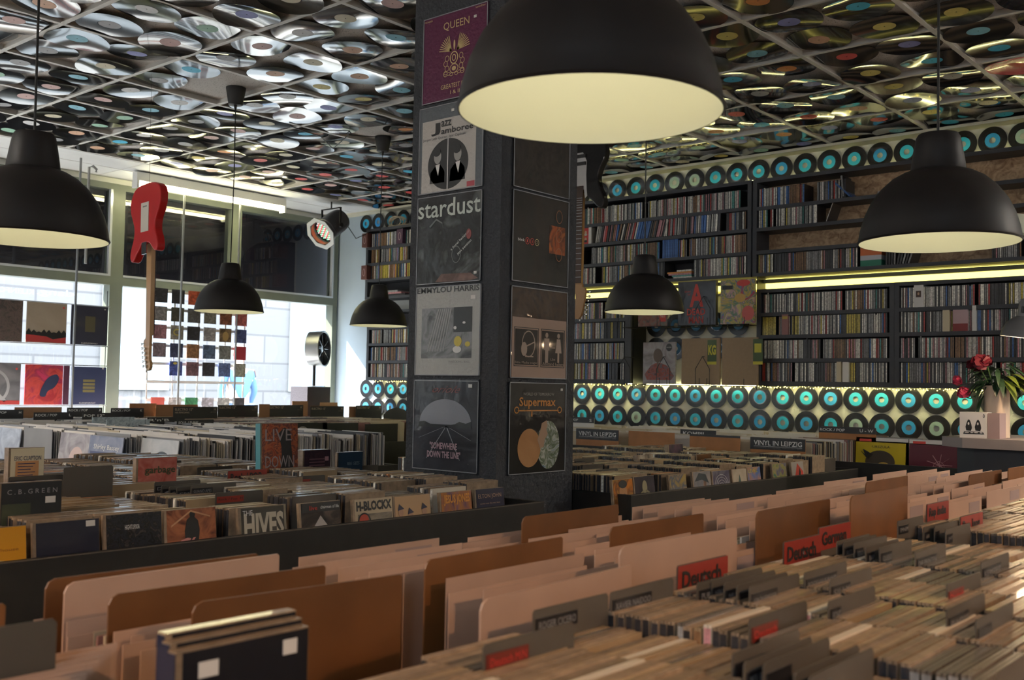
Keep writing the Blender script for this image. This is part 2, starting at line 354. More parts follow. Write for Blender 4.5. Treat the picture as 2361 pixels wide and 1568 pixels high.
struct(box('ceiling', CEILW, -.6, 6.9, YW+.05, YW+.15, CEIL-.05, CEIL))

# ---------------------------------------------------------------- pendant lamps
SHIN = mat('cream_enamel', (.78, .79, .64), .6)
BULB = mat('frosted_bulb', (1, .85, .6), .4, emit=1.2, ecol=(1, .80, .50))
prof_o = [(.190, -.004), (.193, 0), (.190, .006), (.186, .03), (.176, .065), (.160, .100), (.137, .132), (.110, .157), (.085, .171), (.067, .177)]
prof_n = [(.067, .177), (.0655, .180), (.062, .205), (.057, .235), (.052, .262), (.047, .270), (.03, .274), (.006, .275)]
shade_me = MB().lathe(prof_o+[(.0005, .1775)], 64).mesh('shade', MATTB, True)
neck_me = MB().lathe(prof_n, 40).mesh('neck', MATTB, True)
lin_me = MB().lathe([(.1885, -.0035), (.1865, .004), (.182, .03), (.172, .064), (.156, .098), (.133, .129), (.106, .153), (.06, .170), (.001, .172)], 64).mesh('lining', SHIN, True)
bulb_me = MB().ball((0, 0, .118), .030).lathe([(.014, .14), (.014, .172)], 16).mesh('bulb', BULB, True)
canopy_me = MB().lathe([(.001, -.10), (.036, -.10), (.040, -.097), (.056, -.004), (.056, 0)], 28).lathe([(.006, -.125), (.010, -.10)], 12).mesh('canopy', MATTB, True)
def pendant(x, y, z, label, energy, canopy=False, first=[None]):
    t = thing('pendant_lamp', label, 'lamp', (x, y, z), R.uniform(0, 6), 'black dome pendant lamps')
    for n, me in (('shade', shade_me), ('neck', neck_me), ('lining', lin_me), ('bulb', bulb_me)): ob(n, me, t)
    MB().tube([(0, 0, .272), (.004, .002, (CEIL-z)*.6), (0, 0, TILEZ-z-.001)], .0032, 8).build('cord', WIRE, t, smooth=True)
    if canopy: ob('canopy', canopy_me, t, (0, 0, TILEZ-z-.001))
    lamp('bulb_light', 'POINT', (0, 0, .075), energy, (1, .92, .74) if energy < 5 else ((1, .56, .27) if energy == 27 else (1, .84, .68)), shadow_soft_size=.03, parent=t)
    return t
pendant(1.207, 2.673, H+.365, 'black dome pendant lamp hanging at the left edge, in front of the shop window', .25)
pendant(1.190, .879, H+.402, 'largest and nearest black dome pendant lamp, overlapping the pillar top', .25)
pendant(3.396, 5.016, H+.405, 'black dome pendant lamp between the red guitar and the stage spotlight', .25, True)
pendant(4.690, 5.198, H+.405, 'small black dome pendant lamp just left of the pillar, before the narrow CD shelf', .25, True)
pendant(4.190, 2.753, H+.380, 'black dome pendant lamp right of the pillar, in front of the CD wall', .25)
pendant(2.641, .867, H+.385, 'black dome pendant lamp at the right, in front of the bare strand-board shelves', .25)

for x, y, n in ((-.9, .9, 'left behind the viewpoint'), (1.1, -1.0, 'behind the viewpoint, over the near bin'), (2.9, -1.0, 'behind the viewpoint on the right'), (-.7, 2.9, 'far left beside the window bins')):  # unseen pendants added as warm fill light for the foreground
    pendant(x, y, H+.62, 'added black dome fill lamp out of view, %s' % n, 27)
pendant(4.9, -.5, H+.60, 'added black dome fill lamp out of view, right of the counter', 60)  # added unseen pendant, fill light towards the shelf wall
pendant(.6, 5.2, H+.62, 'added black dome fill lamp out of view, left over the window bins', 45)  # added unseen pendant, more fill light from the left

# ---------------------------------------------------------------- pillar
PX0, PX1, PY0, PY1 = 2.592, 3.012, 2.279, 2.712
pl = struct(box('pillar', PILLAR, PX0, PX1, PY0, PY1, 0, TILEZ-.001))
tag(pl, 'grey rough-plastered square pillar standing between the browser bins', 'pillar')
# ---------------------------------------------------------------- records
def disc_mesh(rad, rl, rh, rings, warp, mats):
    """rad disc, rl start of grooves, rh hole; warp=(cup, saddle, wave)"""
    n = 56; rs = [rh, rl, rl+.006]+[rl+.006+(rad-rl-.006)*k/rings for k in range(1, rings+1)]
    b = MB()
    def z(r, a): q = r/rad; return warp[0]*q*q + warp[1]*q*q*math.cos(2*a) + warp[2]*q**3*math.cos(3*a+1)
    for side, off in ((0, -.001), (1, .001)):
        for r in rs:
            for i in range(n):
                a = 2*PI*i/n; b.v.append((r*math.cos(a), r*math.sin(a), z(r, a)+off))
    m = len(rs)
    for side in (0, 1):
        for j in range(m-1):
            for i in range(n):
                i2 = (i+1) % n; k = side*m*n; q = (k+j*n+i, k+j*n+i2, k+(j+1)*n+i2, k+(j+1)*n+i)
                b.f.append(q[::-1] if side == 0 else q); b.m.append(1 if j <= 1 else 0)
    for j, rev in ((0, True), (m-1, False)):
        for i in range(n):
            i2 = (i+1) % n; q = (j*n+i, j*n+i2, m*n+j*n+i2, m*n+j*n+i); b.f.append(q if not rev else q[::-1]); b.m.append(0)
    me = b.mesh('record', mats, True); return me, z
def label_mesh(rl, rh, z, m, off=-.0016):
    n = 40; b = MB(); rs = [rh, rl*.5, rl]
    for r in rs:
        for i in range(n):
            a = 2*PI*i/n; b.v.append((r*math.cos(a), r*math.sin(a), z(r, a)+off))
    for j in range(2):
        for i in range(n):
            i2 = (i+1) % n; b.f.append((j*n+i2, j*n+i, (j+1)*n+i, (j+1)*n+i2)); b.m.append(0)
    return b.mesh('centre_label', m, True)
LC = {'cream': (.66, .60, .44), 'pale pink': (.62, .40, .38), 'white': (.66, .66, .68), 'grey': (.34, .34, .36), 'light blue': (.22, .52, .66), 'sky blue': (.05, .50, .78), 'violet': (.24, .26, .58), 'orange': (.70, .27, .08), 'red': (.68, .08, .08), 'yellow': (.66, .55, .16), 'mint green': (.32, .55, .42), 'peach': (.70, .42, .28)}
LM = {k: mat('label_'+k, v, .55, var=.10, vscale=45) for k, v in LC.items()}
VARS = [disc_mesh(.150, .050, .0036, 5, w, [VIN, VIN2]) for w in ((-.006, .002, 0), (-.009, -.004, .002), (.004, .004, .001), (-.011, .007, -.002), (-.003, .008, .001), (.005, -.006, .002))]
VLAB = [{k: label_mesh(.050, .0036, z, LM[k]) for k in LC} for _, z in VARS]
keysL = ['cream', 'pale pink', 'white', 'grey', 'light blue', 'violet', 'white', 'pale pink', 'peach', 'cream', 'yellow', 'mint green', 'sky blue', 'grey']
keysF = ['white', 'red', 'pale pink', 'cream', 'orange', 'sky blue', 'violet', 'red', 'grey', 'cream']
keysR = ['light blue', 'grey', 'sky blue', 'peach', 'violet', 'cream', 'yellow', 'red', 'mint green', 'orange', 'light blue', 'violet']
known = [((-4, 4), 'orange'), ]
cells = []
for A in range(-12, 4):
    for B in range(-4, 8):
        for sx in (0, 1):
            for sy in (0, 1):
                x = GX+(B+.25+.5*sx)*T; y = GY+(A+.25+.5*sy)*T
                if not inframe((x, y, CEIL), 95): continue
                X, Y = px((x, y, CEIL))
                if 1030 < X < 1240 and Y > -20 and math.hypot(x, y) > 4.5: continue      # behind the pillar
                if min(math.hypot(x-3.396, y-5.016), math.hypot(x-4.69, y-5.198)) < .18: continue
                if 1110 < X < 1560 and Y < 190: continue                              # behind the nearest lamp
                cells.append((x, y, X, Y))
specials = {(1747, 10): 'orange', (1688, 90): 'yellow', (1980, 25): 'sky blue', (1682, 192): 'sky blue', (1945, 138): 'red', (2205, 42): 'yellow', (1752, 132): 'light blue', (280, 334): 'sky blue', (878, 409): 'red', (97, 17): 'peach', (505, 45): 'grey', (795, 47): 'cream', (930, 90): 'light blue', (835, 470): 'red', (715, 437): 'red', (810, 395): 'red'}
pinkdone = False
for n, (x, y, X, Y) in enumerate(sorted(cells)):
    v = R.randrange(len(VARS)); z = R.choice(keysR if X > 1250 else (keysF if (Y > 300 and X > 480) else keysL))
    for (a, c), kk in specials.items():
        if math.hypot(X-a, (Y-c)*2) < 42: z = kk
    pink = (2290 < X < 2400 and 150 < Y < 230) and not pinkdone
    where = 'ceiling right of the pillar' if X > 1250 else ('window end of ceiling, left of the pillar' if Y > 260 else 'near ceiling left of the pillar')
    if pink:
        me, zf = disc_mesh(.15, .05, .0036, 5, (-.01, .004, 0), [VINR, VINR]); pinkdone = True
        t = ob('vinyl_record', me); tag(t, 'pink and red streaked see-through record fixed to the ceiling at the right', 'record'); z = 'red'
    else:
        t = ob('vinyl_record', VARS[v][0]); tag(t, 'black vinyl record with %s centre label, %s' % (z, where), 'record', '%s-labelled records on %s' % (z, where))
    t.location = (x+R.uniform(-.005, .005), y+R.uniform(-.005, .005), TILEZ-.016-R.uniform(0, .006))
    tilt = R.uniform(0, .07)*(1.25 if X < 1250 else .8); az = R.uniform(0, 2*PI)
    t.rotation_euler = (tilt*math.cos(az), tilt*math.sin(az), R.uniform(0, 2*PI))
    ob('centre_label', VLAB[v][z], t)
# small 45s on the shelf wall
SMB = disc_mesh(.0840, .044, .0185, 3, (0, 0, 0), [vinyl('single_vinyl', .22, .5), VIN2])
TEAL = mat('label_turquoise', (.03, .42, .68), .5, var=.05); TEAL2 = mat('label_blue', (.03, .30, .68), .5, var=.05); TEAL3 = mat('label_grey_green', (.30, .42, .40), .5, var=.05); NAVY = mat('label_navy', (.02, .12, .30), .5)
SLB = {}
def slab(k, m):
    me = label_mesh(.044, .0185, SMB[1], m, -.0014); SLB[k] = me
for k, m in (('turquoise', TEAL), ('bright blue', TEAL2), ('grey green', TEAL3), ('navy blue', NAVY)): slab(k, m)
LPR = label_mesh(.026, .0225, SMB[1], TXTB, -.0018)
def single(y, z, k, where, x=XW-.012):
    t = ob('single_record', SMB[0], None, (x, y, z))
    t.rotation_euler = (Matrix.Rotation(PI/2, 3, 'Y') @ Matrix.Rotation(R.uniform(-.3, .3), 3, 'Z')).to_euler()
    tag(t, 'small black single, %s label, %s' % (k, where), 'record', '%s singles %s' % (k, where)); ob('centre_label', SLB[k], t)
    return t
def hid(y, z): X, Y = px((XW, y, z)); return 985 < X < 1285 or X > 2400
cyc = ['bright blue', 'turquoise', 'turquoise', 'grey green', 'turquoise', 'bright blue', 'grey green', 'turquoise', 'turquoise']
for k in range(-17, 24):
    y = 4.591-.1718*k; z = H+1.552
    if not hid(y, z): single(y, z, 'grey green' if k in (3, 4, 17, 18) else ('bright blue' if k % 4 == 0 else 'turquoise'), 'in the long row above the upper shelves')
for k in range(-15, 23):
    y = 4.900-.1703*k
    if not hid(y, H-.0296): single(y, H-.0296, 'turquoise' if k % 3 else 'bright blue', 'in the row just under the CD shelves')
    if not hid(y, H-.2016): single(y-.002, H-.2016, 'grey green' if k in (3, 13, 16) else ('bright blue' if k % 2 else 'turquoise'), 'in the lowest visible row, behind the record bins')
for kz in (2, 3):
    for j in range(5):
        single(4.900-.1703*(4+j), H-.0296+.172*kz, 'navy blue', 'on the wall inside the display niche')
# ---------------------------------------------------------------- shelves on the right wall
XF = 6.4
def shelf_unit(name, label, y0, y1, boards, posts, back=None, bt=.024, group=None):
    """boards: list of z tops below the top board; opens towards -X"""
    t = thing(name, label, 'shelf', (XF, y0, 0), 0, group)
    w = y1-y0; zs = sorted(boards)
    for z in zs: MB().box(0, XW-XF-.002, 0, w, H+z-bt, H+z).build('shelf_board', SHELF, t)
    for p in [0, w-.03]+[q-y0-.015 for q in posts]: MB().box(.001, XW-XF-.002, p, p+.03, H+zs[0]-bt*.9, H+zs[-1]-.001).build('side_panel' if p in (0, w-.03) else 'divider_panel', SHELF, t)
    if zs[0] < .1: MB().box(0, .008, 0, w, H+zs[0]-bt-.008, H+zs[0]-bt).build('front_lip', SHELF, t)
    if back: MB().box(XW-XF-.014, XW-XF-.002, 0, w, H+zs[0], H+zs[-1]).build('back_panel', back, t)
    return t
ULZ = [.812, .964, 1.122, 1.274, 1.455]; LLZ = [.078, .230, .388, .540, .700]; BSU = [.819, .982, 1.132, 1.282, 1.453]
DARKB = mat('dark_back_board', (.03, .03, .035), .7)
shelf_unit('wall_shelf', 'dark grey upper CD shelf with leaning cases, right of the pillar', 3.345, 5.6, ULZ, (), DARKB)
shelf_unit('wall_shelf', 'upper shelf with bare strand-board back behind the rightmost pendant lamp', 1.0, 3.335, [ULZ[0], ULZ[1], ULZ[2]-.002, ULZ[3]-.01, ULZ[4]], (), OSB)
shelf_unit('wall_shelf', 'dark lower CD shelf packed full, right of the display niche', 2.367, 3.30, LLZ, (), DARKB)
shelf_unit('wall_shelf', 'dark lower CD shelf behind the flower vase and desk lamp', 1.0, 2.366, LLZ, (), DARKB)
shelf_unit('wall_shelf', 'low CD shelf between the pillar and the display niche', 4.345, 5.6, LLZ, (), DARKB)
shelf_unit('wall_shelf', 'narrow tall upper shelf between the window wall and the pillar', 5.62, 7.29, BSU, (), DARKB)
shelf_unit('wall_shelf', 'narrow lower CD shelf behind the small pendant lamp, left of the pillar', 5.62, 7.25, LLZ[:4]+[.69], (), DARKB)
# light channel between upper and lower shelves
lc = thing('light_channel', 'olive light channel with glowing yellow strip between upper and lower shelves', 'light strip', (XF, 1.55, H+.715))
box('backing', mat('pale_channel_board', (.66, .64, .48), .5), .17, .198, 0, 4.05, -.012, .070, lc)
box('profile', mat('olive_channel_profile', (.20, .19, .10), .5), .10, .125, 0, 4.05, .036, .062, lc)
DIFF = mat('yellow_light_diffuser', (.8, .75, .2), .5, emit=1.25, ecol=(1, .85, .20))
box('light_strip', DIFF, .130, .160, 0.0, 4.05, .002, .040, lc)
box('light_strip', DIFF, .130, .160, 0.0, 4.05, .064, .0685, lc)
struct(box('trim_3', SHELF, XW-.05, XW-.001, 1.0, 1.55, H+.70, H+.79))
def led_run(label, y0, y1, x, z):
    t = thing('light_strip', label, 'light strip', (x, y0, z)); box('holder', SHELF, -.006, .006, 0, y1-y0, .0113, .0133, t); box('light_strip', LEDY2, -.005, .005, 0, y1-y0, .0082, .0112, t)
LEDY2 = mat('soft_yellow_led', (1, .9, .45), .4, emit=24, ecol=(1, .93, .42))
led_run('thin yellow strip light tucked under the packed lower shelves', 1.05, 3.29, XW-.09, H+.0405)
led_run('thin yellow strip light tucked under the low shelf beside the pillar', 4.36, 5.5, XW-.10, H+.040)
led_run('thin yellow strip light tucked under the narrow shelf left of the pillar', 6.4, 7.2, XW-.10, H+.040)
led_run('thin yellow strip light behind the foot of the wire rack', 3.36, 4.28, XW-.03, H+.0400)
led_run('thin yellow strip light lying on top of the upper wall shelves', 1.05, 5.5, XW-.165, H+1.4475)
# fairy lights
def fairy(label, pts, n, bump=.007):
    t = thing('fairy_lights', label, 'fairy lights', pts[0])
    p0 = Vector(pts[0]); P = [Vector(p)-p0 for p in pts]
    b = MB(); L = [P[0]]; 
    for i in range(1, 41): q = P[0].lerp(P[1], i/40); L.append(q+Vector((R.uniform(-.004, .004), 0, R.uniform(-.006, .006))))
    b.tube(L, .0012, 5).build('wire', WIRE, t)
    bm = MB().ball((0, 0, 0), .0028, 0, 6).mesh('bulb', FAIRY, True)
    for i in range(n): ob('bulb', bm, t, P[0].lerp(P[1], (i+.5+R.uniform(-.4, .4))/n)+Vector((R.uniform(-.008, .008), 0, R.uniform(-bump, bump))))
fairy('yellow fairy lights along the underside of the lower right shelves', ((XF+.02, 3.30, H+.040), (XF+.02, 1.75, H+.040)), 95)
fairy('yellow fairy lights under the wire record rack and the shelf beside it', ((XF+.03, 5.2, H+.042), (XF+.03, 3.31, H+.042)), 70)
fairy('yellow fairy lights under the narrow shelf left of the pillar', ((XF+.03, 7.22, H+.040), (XF+.03, 6.68, H+.040)), 24)
fairy('yellow fairy lights lying on top of the upper wall shelves', ((XF+.12, 5.2, H+1.460), (XF+.12, 1.3, H+1.460)), 100, .003)
# ---------------------------------------------------------------- CDs on the shelves
case_me = {}
def case_mesh(k, th=.0100, h=.125, d=.142):
    kk = (k, th, h, d)
    if kk not in case_me:
        b = MB(); b.box(0, .0012, -th/2+.0014, th/2-.0014, .002, h-.002, 0); b.box(.0012, d, -th/2+.0003, th/2-.0003, 0, h, 1 if k != 'blue' else 0)
        case_me[kk] = b.mesh('cd_case', [SPM[k], CASEB])
    return case_me[kk]
ROWS = []     # (y_start high, y_end low, z, shelf phrase, weights, irregular)
wpale = ['pale']*9+['grey']*4+['dark']*2+['red', 'blue', 'yellow', 'brown', 'rose', 'teal']
wdark = ['dark']*6+['grey']*4+['pale']*3+['brown', 'red', 'blue']
wmix = ['pale']*5+['brown']*3+['dark']*3+['red', 'yellow', 'rose', 'grey', 'blue', 'teal']
upx = XF+.012
cds = []
def row(ya, yb, z, where, wts, lean=0, gaps=.04, hj=.0):
    y = ya
    run = 0
    while y > yb+.012:
        if R.random() < gaps and y < ya-.05: y -= R.choice((.003, .006, .02))
        if run <= 0 and R.random() < .045: cur = R.choice(['dark', 'pale', 'brown', 'grey', 'yellow']); run = R.randrange(3, 9)
        k = cur if run > 0 else R.choice(wts); run -= 1
        th = .0100 if R.random() > .06 else R.choice((.0065, .015, .022)); h = .125 if R.random() > .05 else R.choice((.137, .118, .13))
        cds.append((y-th/2, z, k, th, h, lean, where, R.uniform(0, .006))); y -= th+.0007
SPH = {'U': 'upper shelf right of the pillar', 'O': 'strand-board backed upper shelf', 'L': 'packed lower shelf right of the niche', 'V': 'lower shelf behind the vase', 'P': 'low shelf beside the pillar', 'B': 'narrow shelf left of the pillar'}
row(5.55, 4.235, H+ULZ[3], 'top row of the '+SPH['U'], wpale); row(4.19, 3.43, H+ULZ[3], 'top row of the '+SPH['U'], wpale); 
row(3.545, 3.385, H+ULZ[2], 'second row of the '+SPH['U'], wdark)
row(5.55, 4.83, H+ULZ[1], 'third row of the '+SPH['U'], wpale); row(4.70, 4.08, H+ULZ[1], 'third row of the '+SPH['U'], wmix); row(3.935, 3.385, H+ULZ[1], 'third row of the '+SPH['U'], wmix)
row(5.55, 4.66, H+ULZ[0], 'bottom row of the '+SPH['U'], wdark); row(4.60, 4.04, H+ULZ[0], 'bottom row of the '+SPH['U'], wmix); row(3.80, 3.385, H+ULZ[0], 'bottom row of the '+SPH['U'], wmix)
row(3.295, 2.955, H+ULZ[3]-.01, 'top row of the '+SPH['O'], wpale+['red', 'blue']); row(2.88, 2.68, H+ULZ[3]-.01, 'top row of the '+SPH['O'], wdark+['blue'])
row(3.295, 2.88, H+ULZ[2]-.002, 'second row of the '+SPH['O'], wpale)
row(3.295, 2.60, H+ULZ[0], 'bottom row of the '+SPH['O'], wmix)
row(1.80, 1.3, H+ULZ[0], 'bottom row of the '+SPH['O'], wdark+['brown', 'blue', 'rose'])
for i, z in enumerate((LLZ[3], LLZ[2], LLZ[1], LLZ[0])):
    n = ('top', 'second', 'third', 'bottom')[i]
    row(3.262, 2.405, H+z, n+' row of the '+SPH['L'], wpale+['dark']*2)
    row(2.330, 1.25, H+z, n+' row of the '+SPH['V'], wpale+['rose']*2+['dark']*3)
    row(5.55, 4.385, H+z, n+' row of the '+SPH['P'], wpale+['yellow']*2)
for i, z in enumerate((BSU[3], BSU[2], BSU[1])): row(7.23, 5.68, H+z, ('top', 'second', 'third')[i]+' row of the '+SPH['B'], wmix+['yellow', 'blue', 'pale'])
for i, z in enumerate((LLZ[2], LLZ[1], LLZ[0])): row(7.20, 5.68, H+z, ('upper', 'middle', 'lowest')[i]+' part of the lower '+SPH['B'], wmix)
def many(items, build_one, nmax, key, stuffname, stufflabel, cat, mats, addbox):
    items = sorted(items, key=key)
    for it in items[:nmax]: build_one(it)
    b = MB()
    for it in items[nmax:]: addbox(b, it)
    if b.v:
        o = b.build(stuffname, mats); tag(o, stufflabel, cat, None, 'stuff')
def one_cd(it):
    y, z, k, th, h, lean, where, dx = it
    o = ob('cd_case', case_mesh(k, th, h), None, (XF+.012+dx, y, z+.0003)); tag(o, 'CD case with %s spine, %s' % (k, where), 'CD', '%s spines, %s' % (k, where))
SPK = list(SPM)
def box_cd(b, it):
    y, z, k, th, h, lean, where, dx = it; x = XF+.012+dx
    b.box(x+.0012, x+.142, y-th/2+.0003, y+th/2-.0003, z, z+h, len(SPK)); b.box(x, x+.0012, y-th/2+.0013, y+th/2-.0013, z+.002, z+h-.002, SPK.index(k))
many(cds, one_cd, 0, lambda c: math.hypot(XF, c[0]), 'shelved_cd_cases', 'long rows of upright CD cases filling the wall shelves', 'CDs', [SPM[k] for k in SPK]+[CASEB], box_cd)
# leaning and special cases
def lean_case(y, z, k, label, th=.014, h=.135, ang=0, d=.142, group=None, x=XF+.012):
    o = ob('cd_case', case_mesh(k, th, h, d), None, (x, y, z), (ang, 0, 0)); return tag(o, label, 'CD', group)
y = 4.66
for i in range(80):
    k = R.choice(['dark']*5+['grey']*3+['brown', 'rose', 'blue', 'red', 'pale', 'pale']) if not 21 <= i <= 26 else 'blue'
    if i in (31, 32, 33): k = 'rose'
    ang = .16 if i < 12 else (.24 if i < 36 else .05); th = R.choice((.012, .014, .018))
    if y < 3.585: break
    lean_case(y, H+ULZ[2]+.004, k, '%s case leaning sideways, second row of the upper shelf right of the pillar' % k, th, R.choice((.125, .135, .142)), ang, group='leaning %s cases in the second row' % k); y -= th*1.18+(.006 if i in (12, 36) else 0)
for j in range(9): lean_case(4.055-.0145*j, H+ULZ[1]+.0003, 'blue', 'bright blue box in the tight blue run on the upper shelf right of the pillar', .0135, .140, 0, group='run of blue boxes on the upper shelf')
rb = thing('cd_box_set', 'red box set printed with two rows of small portraits beside the hanging black guitar', 'box set', (XF+.01, 4.93, H+ULZ[2]+.0005), FX)
box('box', mat('red_box_card', (.55, .03, .03), .45), 0, .20, 0, .06, 0, .125, rb)
box('spine', PAPER, .2002, .226, 0, .06, 0, .128, rb)
for i in range(5):
    for j in range(2):
        ell(rb, 'portrait', mat('portrait_skin', (.55, .36, .24), .6), .022+.038*i, .038+.052*j, .010, .014, 1); ell(rb, 'portrait', [BLACK, mat('grey_wig', (.5, .48, .45), .6)][(i+j) % 2], .022+.038*i, .022+.052*j, .014, .009, 2)
lean_case(2.66, H+ULZ[3]+.002, 'blue', 'blue-edged case leaning far over at the end of the top strand-board row', .012, .135, -.80)
lean_case(2.70, H+ULZ[3]+.000, 'grey', 'grey case leaning on its neighbours at the end of the top strand-board row', .014, .14, -.10)
o = MB().box(0, .142, 0, .125, 0, .010).box(.002, .14, .004, .12, .0105, .020).build('flat_cd_cases', SPM['grey'], None, (XF+.02, 2.36, H+ULZ[3]-.009)); tag(o, 'grey case lying flat at the right end of the top strand-board row', 'CD')
lean_case(2.815, H+ULZ[2]+.001, 'pale', 'single thin pale case leaning to the right on the second strand-board row', .006, .150, .36)
for j, (c, h) in enumerate(((mat('green_box', (.02, .20, .13), .5), .040), (mat('white_box', (.55, .55, .60), .5), .030), (mat('orange_box', (.62, .16, .05), .5), .070))):
    z = H+ULZ[0]+.0003+sum((.040, .030, .070)[:j]); nm = ('green', 'white', 'orange')[j]
    tag(box('cd_box', c, XF+.02, XF+.165, 2.455, 2.59, z, z+h-.0003), '%s box in the small stack on the bottom strand-board row' % nm, 'box')
for j in range(9): lean_case(2.42-.017*j, H+ULZ[0]+.003, R.choice(['dark', 'brown', 'dark', 'grey']), 'dark case leaning right of the green, white and orange box stack', .012, .14, .04+.035*j if j > 3 else .02, group='dark cases leaning beside the box stack')
for j, (c, w) in enumerate((('pale', .15), ('teal', .16), ('rose', .19), ('orange', .20), ('pale', .12))):
    m = SPM[c] if c in SPM else mat('orange_cover', (.62, .25, .06), .5); z = H+ULZ[0]+.0003+.012*j
    tag(box('flat_cd_case', m, XF+.015, XF+.14, 3.82, 3.82+w, z, z+.0115), '%s case lying flat, %s of the low stack on the upper shelf' % (c, ('bottom', 'second', 'middle', 'fourth', 'top')[j]), 'CD')
for y, z, w, h, m, lab in ((2.245, LLZ[3], .055, .135, PAPER, 'white box with a tiny dark portrait in the top row behind the vase'), (2.075, LLZ[2], .04, .128, CREAM, 'cream box among thin cases in the second row behind the vase'), (1.905, LLZ[2], .022, .150, PAPER, 'tall white box standing proud in the second row behind the vase'),
                           (3.115, LLZ[2], .045, .135, mat('dusty_rose_box', (.30, .14, .13), .5), 'dusty rose rounded box with yellow top in the second row of the packed shelf'), (2.735, LLZ[0], .03, .130, CREAM, 'cream box with dark print in the bottom row of the packed shelf'), (2.695, LLZ[0], .04, .128, PAPER, 'crinkled white box in the bottom row of the packed shelf')):
    t = thing('boxed_set', lab, 'box set', (XF-.002, y, H+z+.0004), FX); box('box', m, 0, w, 0, .15, 0, h, t)
    if 'portrait' in lab: panel(t, 'portrait', mat('dark_portrait', (.06, .03, .02), .5), .012, w-.012, .06, .10); ell(t, 'portrait', mat('portrait_skin', (.55, .36, .24), .6), w/2, .082, .006, .009, 2)
    if 'yellow top' in lab: panel(t, 'top_band', mat('dull_yellow', (.5, .35, .06), .5), .004, w-.004, h-.03, h-.012)
o = thing('boxed_set', 'pink and dark red square case facing out in the second row behind the vase', 'box set', (XF-.002, 2.015, H+LLZ[2]+.0004), FX)
box('case', mat('pink_case', (.52, .36, .38), .5), 0, .085, 0, .02, 0, .128, o); panel(o, 'red_band', mat('dark_red_band', (.22, .03, .03), .5), 0, .085, 0, .045)
# cardboard index boxes sticking out of the narrow shelf
for z, lab, y in ((BSU[3], 'small brown index box at the left end of the top row of the narrow shelf', 7.29), (BSU[1], 'small brown index box at the left end of the third row of the narrow shelf', 7.29), (BSU[3], 'dark purple index box at the right end of the top row of the narrow shelf', 6.82)):
    t = thing('index_box', lab, 'box', (XF-.03, y-.02, H+z+.0004), FX); box('box', mat('brown_index_card', (.13, .05, .04), .5) if y > 7 else mat('purple_index_card', (.06, .02, .05), .5), -.045, .03, 0, .12, 0, .13, t)
    ring(t, 'emblem', mat('pale_pink_ink', (.5, .36, .36), .5), -.008, .065, .016, .035, .004)
for j in range(3):
    tag(MB().box(0, .17, -.22+.05*j, .24-.04*j, 0, .016).build('flat_case_row', SPM[('dark', 'rose', 'grey')[j]], None, (XF+.01, 6.98, H+.8195+.0165*j)), '%s flat box lying on the bottom board of the narrow upper shelf' % ('dark', 'pinkish', 'grey')[j], 'box')
cb = MB(); pts = []
for i in range(60): a = i/60*2*PI*3; pts.append((math.sin(a*.5)*.03, .085*math.cos(a)+.02*math.sin(a*.37), .05+.045*math.sin(a)))
o = cb.tube(pts, .0055, 6).tube([(0, .1, .012), (.02, -.1, .012), (.03, -.2, .010)], .012, 6).build('coiled_cable', mat('cream_cable', (.55, .47, .32), .5), None, (XF+.07, 6.96, H+1.457), smooth=True); tag(o, 'cream extension cable coiled on top of the narrow shelf left of the pillar', 'cable')
# ---------------------------------------------------------------- covers on the pillar
FILM = mat('clear_film_edge', (.30, .31, .33), .15, coat=1, bump=.3, bscale=12)
def cover(name, label, cat, x, y, z, w, h, m, rot=0, th=.004, group=None, lean=0):
    """bottom-centre origin, front at local y=0 facing -Y"""
    t = thing(name, label, cat, (x, y, z), (lean, 0, rot), group); MB().box(-w/2, w/2, 0, th, 0, h).build('sleeve', m, t); return t
def sleeve_edge(t, w, h):
    b = MB()
    for q in ((-w/2, -w/2+.003, 0, h), (w/2-.003, w/2, 0, h), (-w/2, w/2, 0, .003), (-w/2, w/2, h-.003, h)): b.box(q[0], q[1], -.002, .0, q[2], q[3])
    b.build('clear_sleeve_edge', FILM, t)
def sticker(t, x, z, w=.013, h=.009): panel(t, 'price_sticker', STICK, x-w/2, x+w/2, z-h/2, z+h/2, 3)
gloss = dict(coat=.9, bump=.35)
LYc = 2.515; Lx = PX0-.006; W_ = .312; Hh = .313
t = cover('record_sleeve', 'plum purple LP sleeve with gold crest lettered QUEEN, top of the pillar face', 'record sleeve', Lx, LYc-.010, H+1.012, W_, Hh, mat('plum_print', (.115, .022, .065), .3, **gloss), FX)
sleeve_edge(t, W_, Hh)
txt(t, 'QUEEN', TXTG, -.055, .070, .248, .280); txt(t, 'GREATEST FLIX', TXTG, -.062, .075, .040, .056); txt(t, 'I & II', TXTG, -.015, .030, .018, .031)
for s in (-1, 1):
    for k in range(9): a = 1.35-.14*k; shape(t, 'crest_wing', TXTG, [(s*.012, .172), (s*(.012+.062*math.cos(a)), .168+.062*math.sin(a)), (s*(.012+.064*math.cos(a-.05)), .168+.064*math.sin(a-.05)), (s*.014, .170)], 2)
    for k in range(4): ring(t, 'crest_scroll', TXTG, s*(.034+.007*(k % 2)), .148-.018*k, .010, .011, .0022, 2, 16)
    for k in range(3): ring(t, 'crest_scroll', TXTG, s*(.012+.014*k), .088+.004*k, .009, .006, .002, 2, 14)
ring(t, 'crest_ring', TXTG, .0, .146, .020, .023, .004, 3); ring(t, 'crest_ring', TXTG, .0, .146, .010, .012, .003, 3); ring(t, 'crest_shield', TXTG, 0, .108, .021, .017, .003, 2); ell(t, 'crest_shield', TXTG, 0, .108, .010, .008, 2); ell(t, 'crest_bird', TXTG, 0, .192, .004, .018, 2)
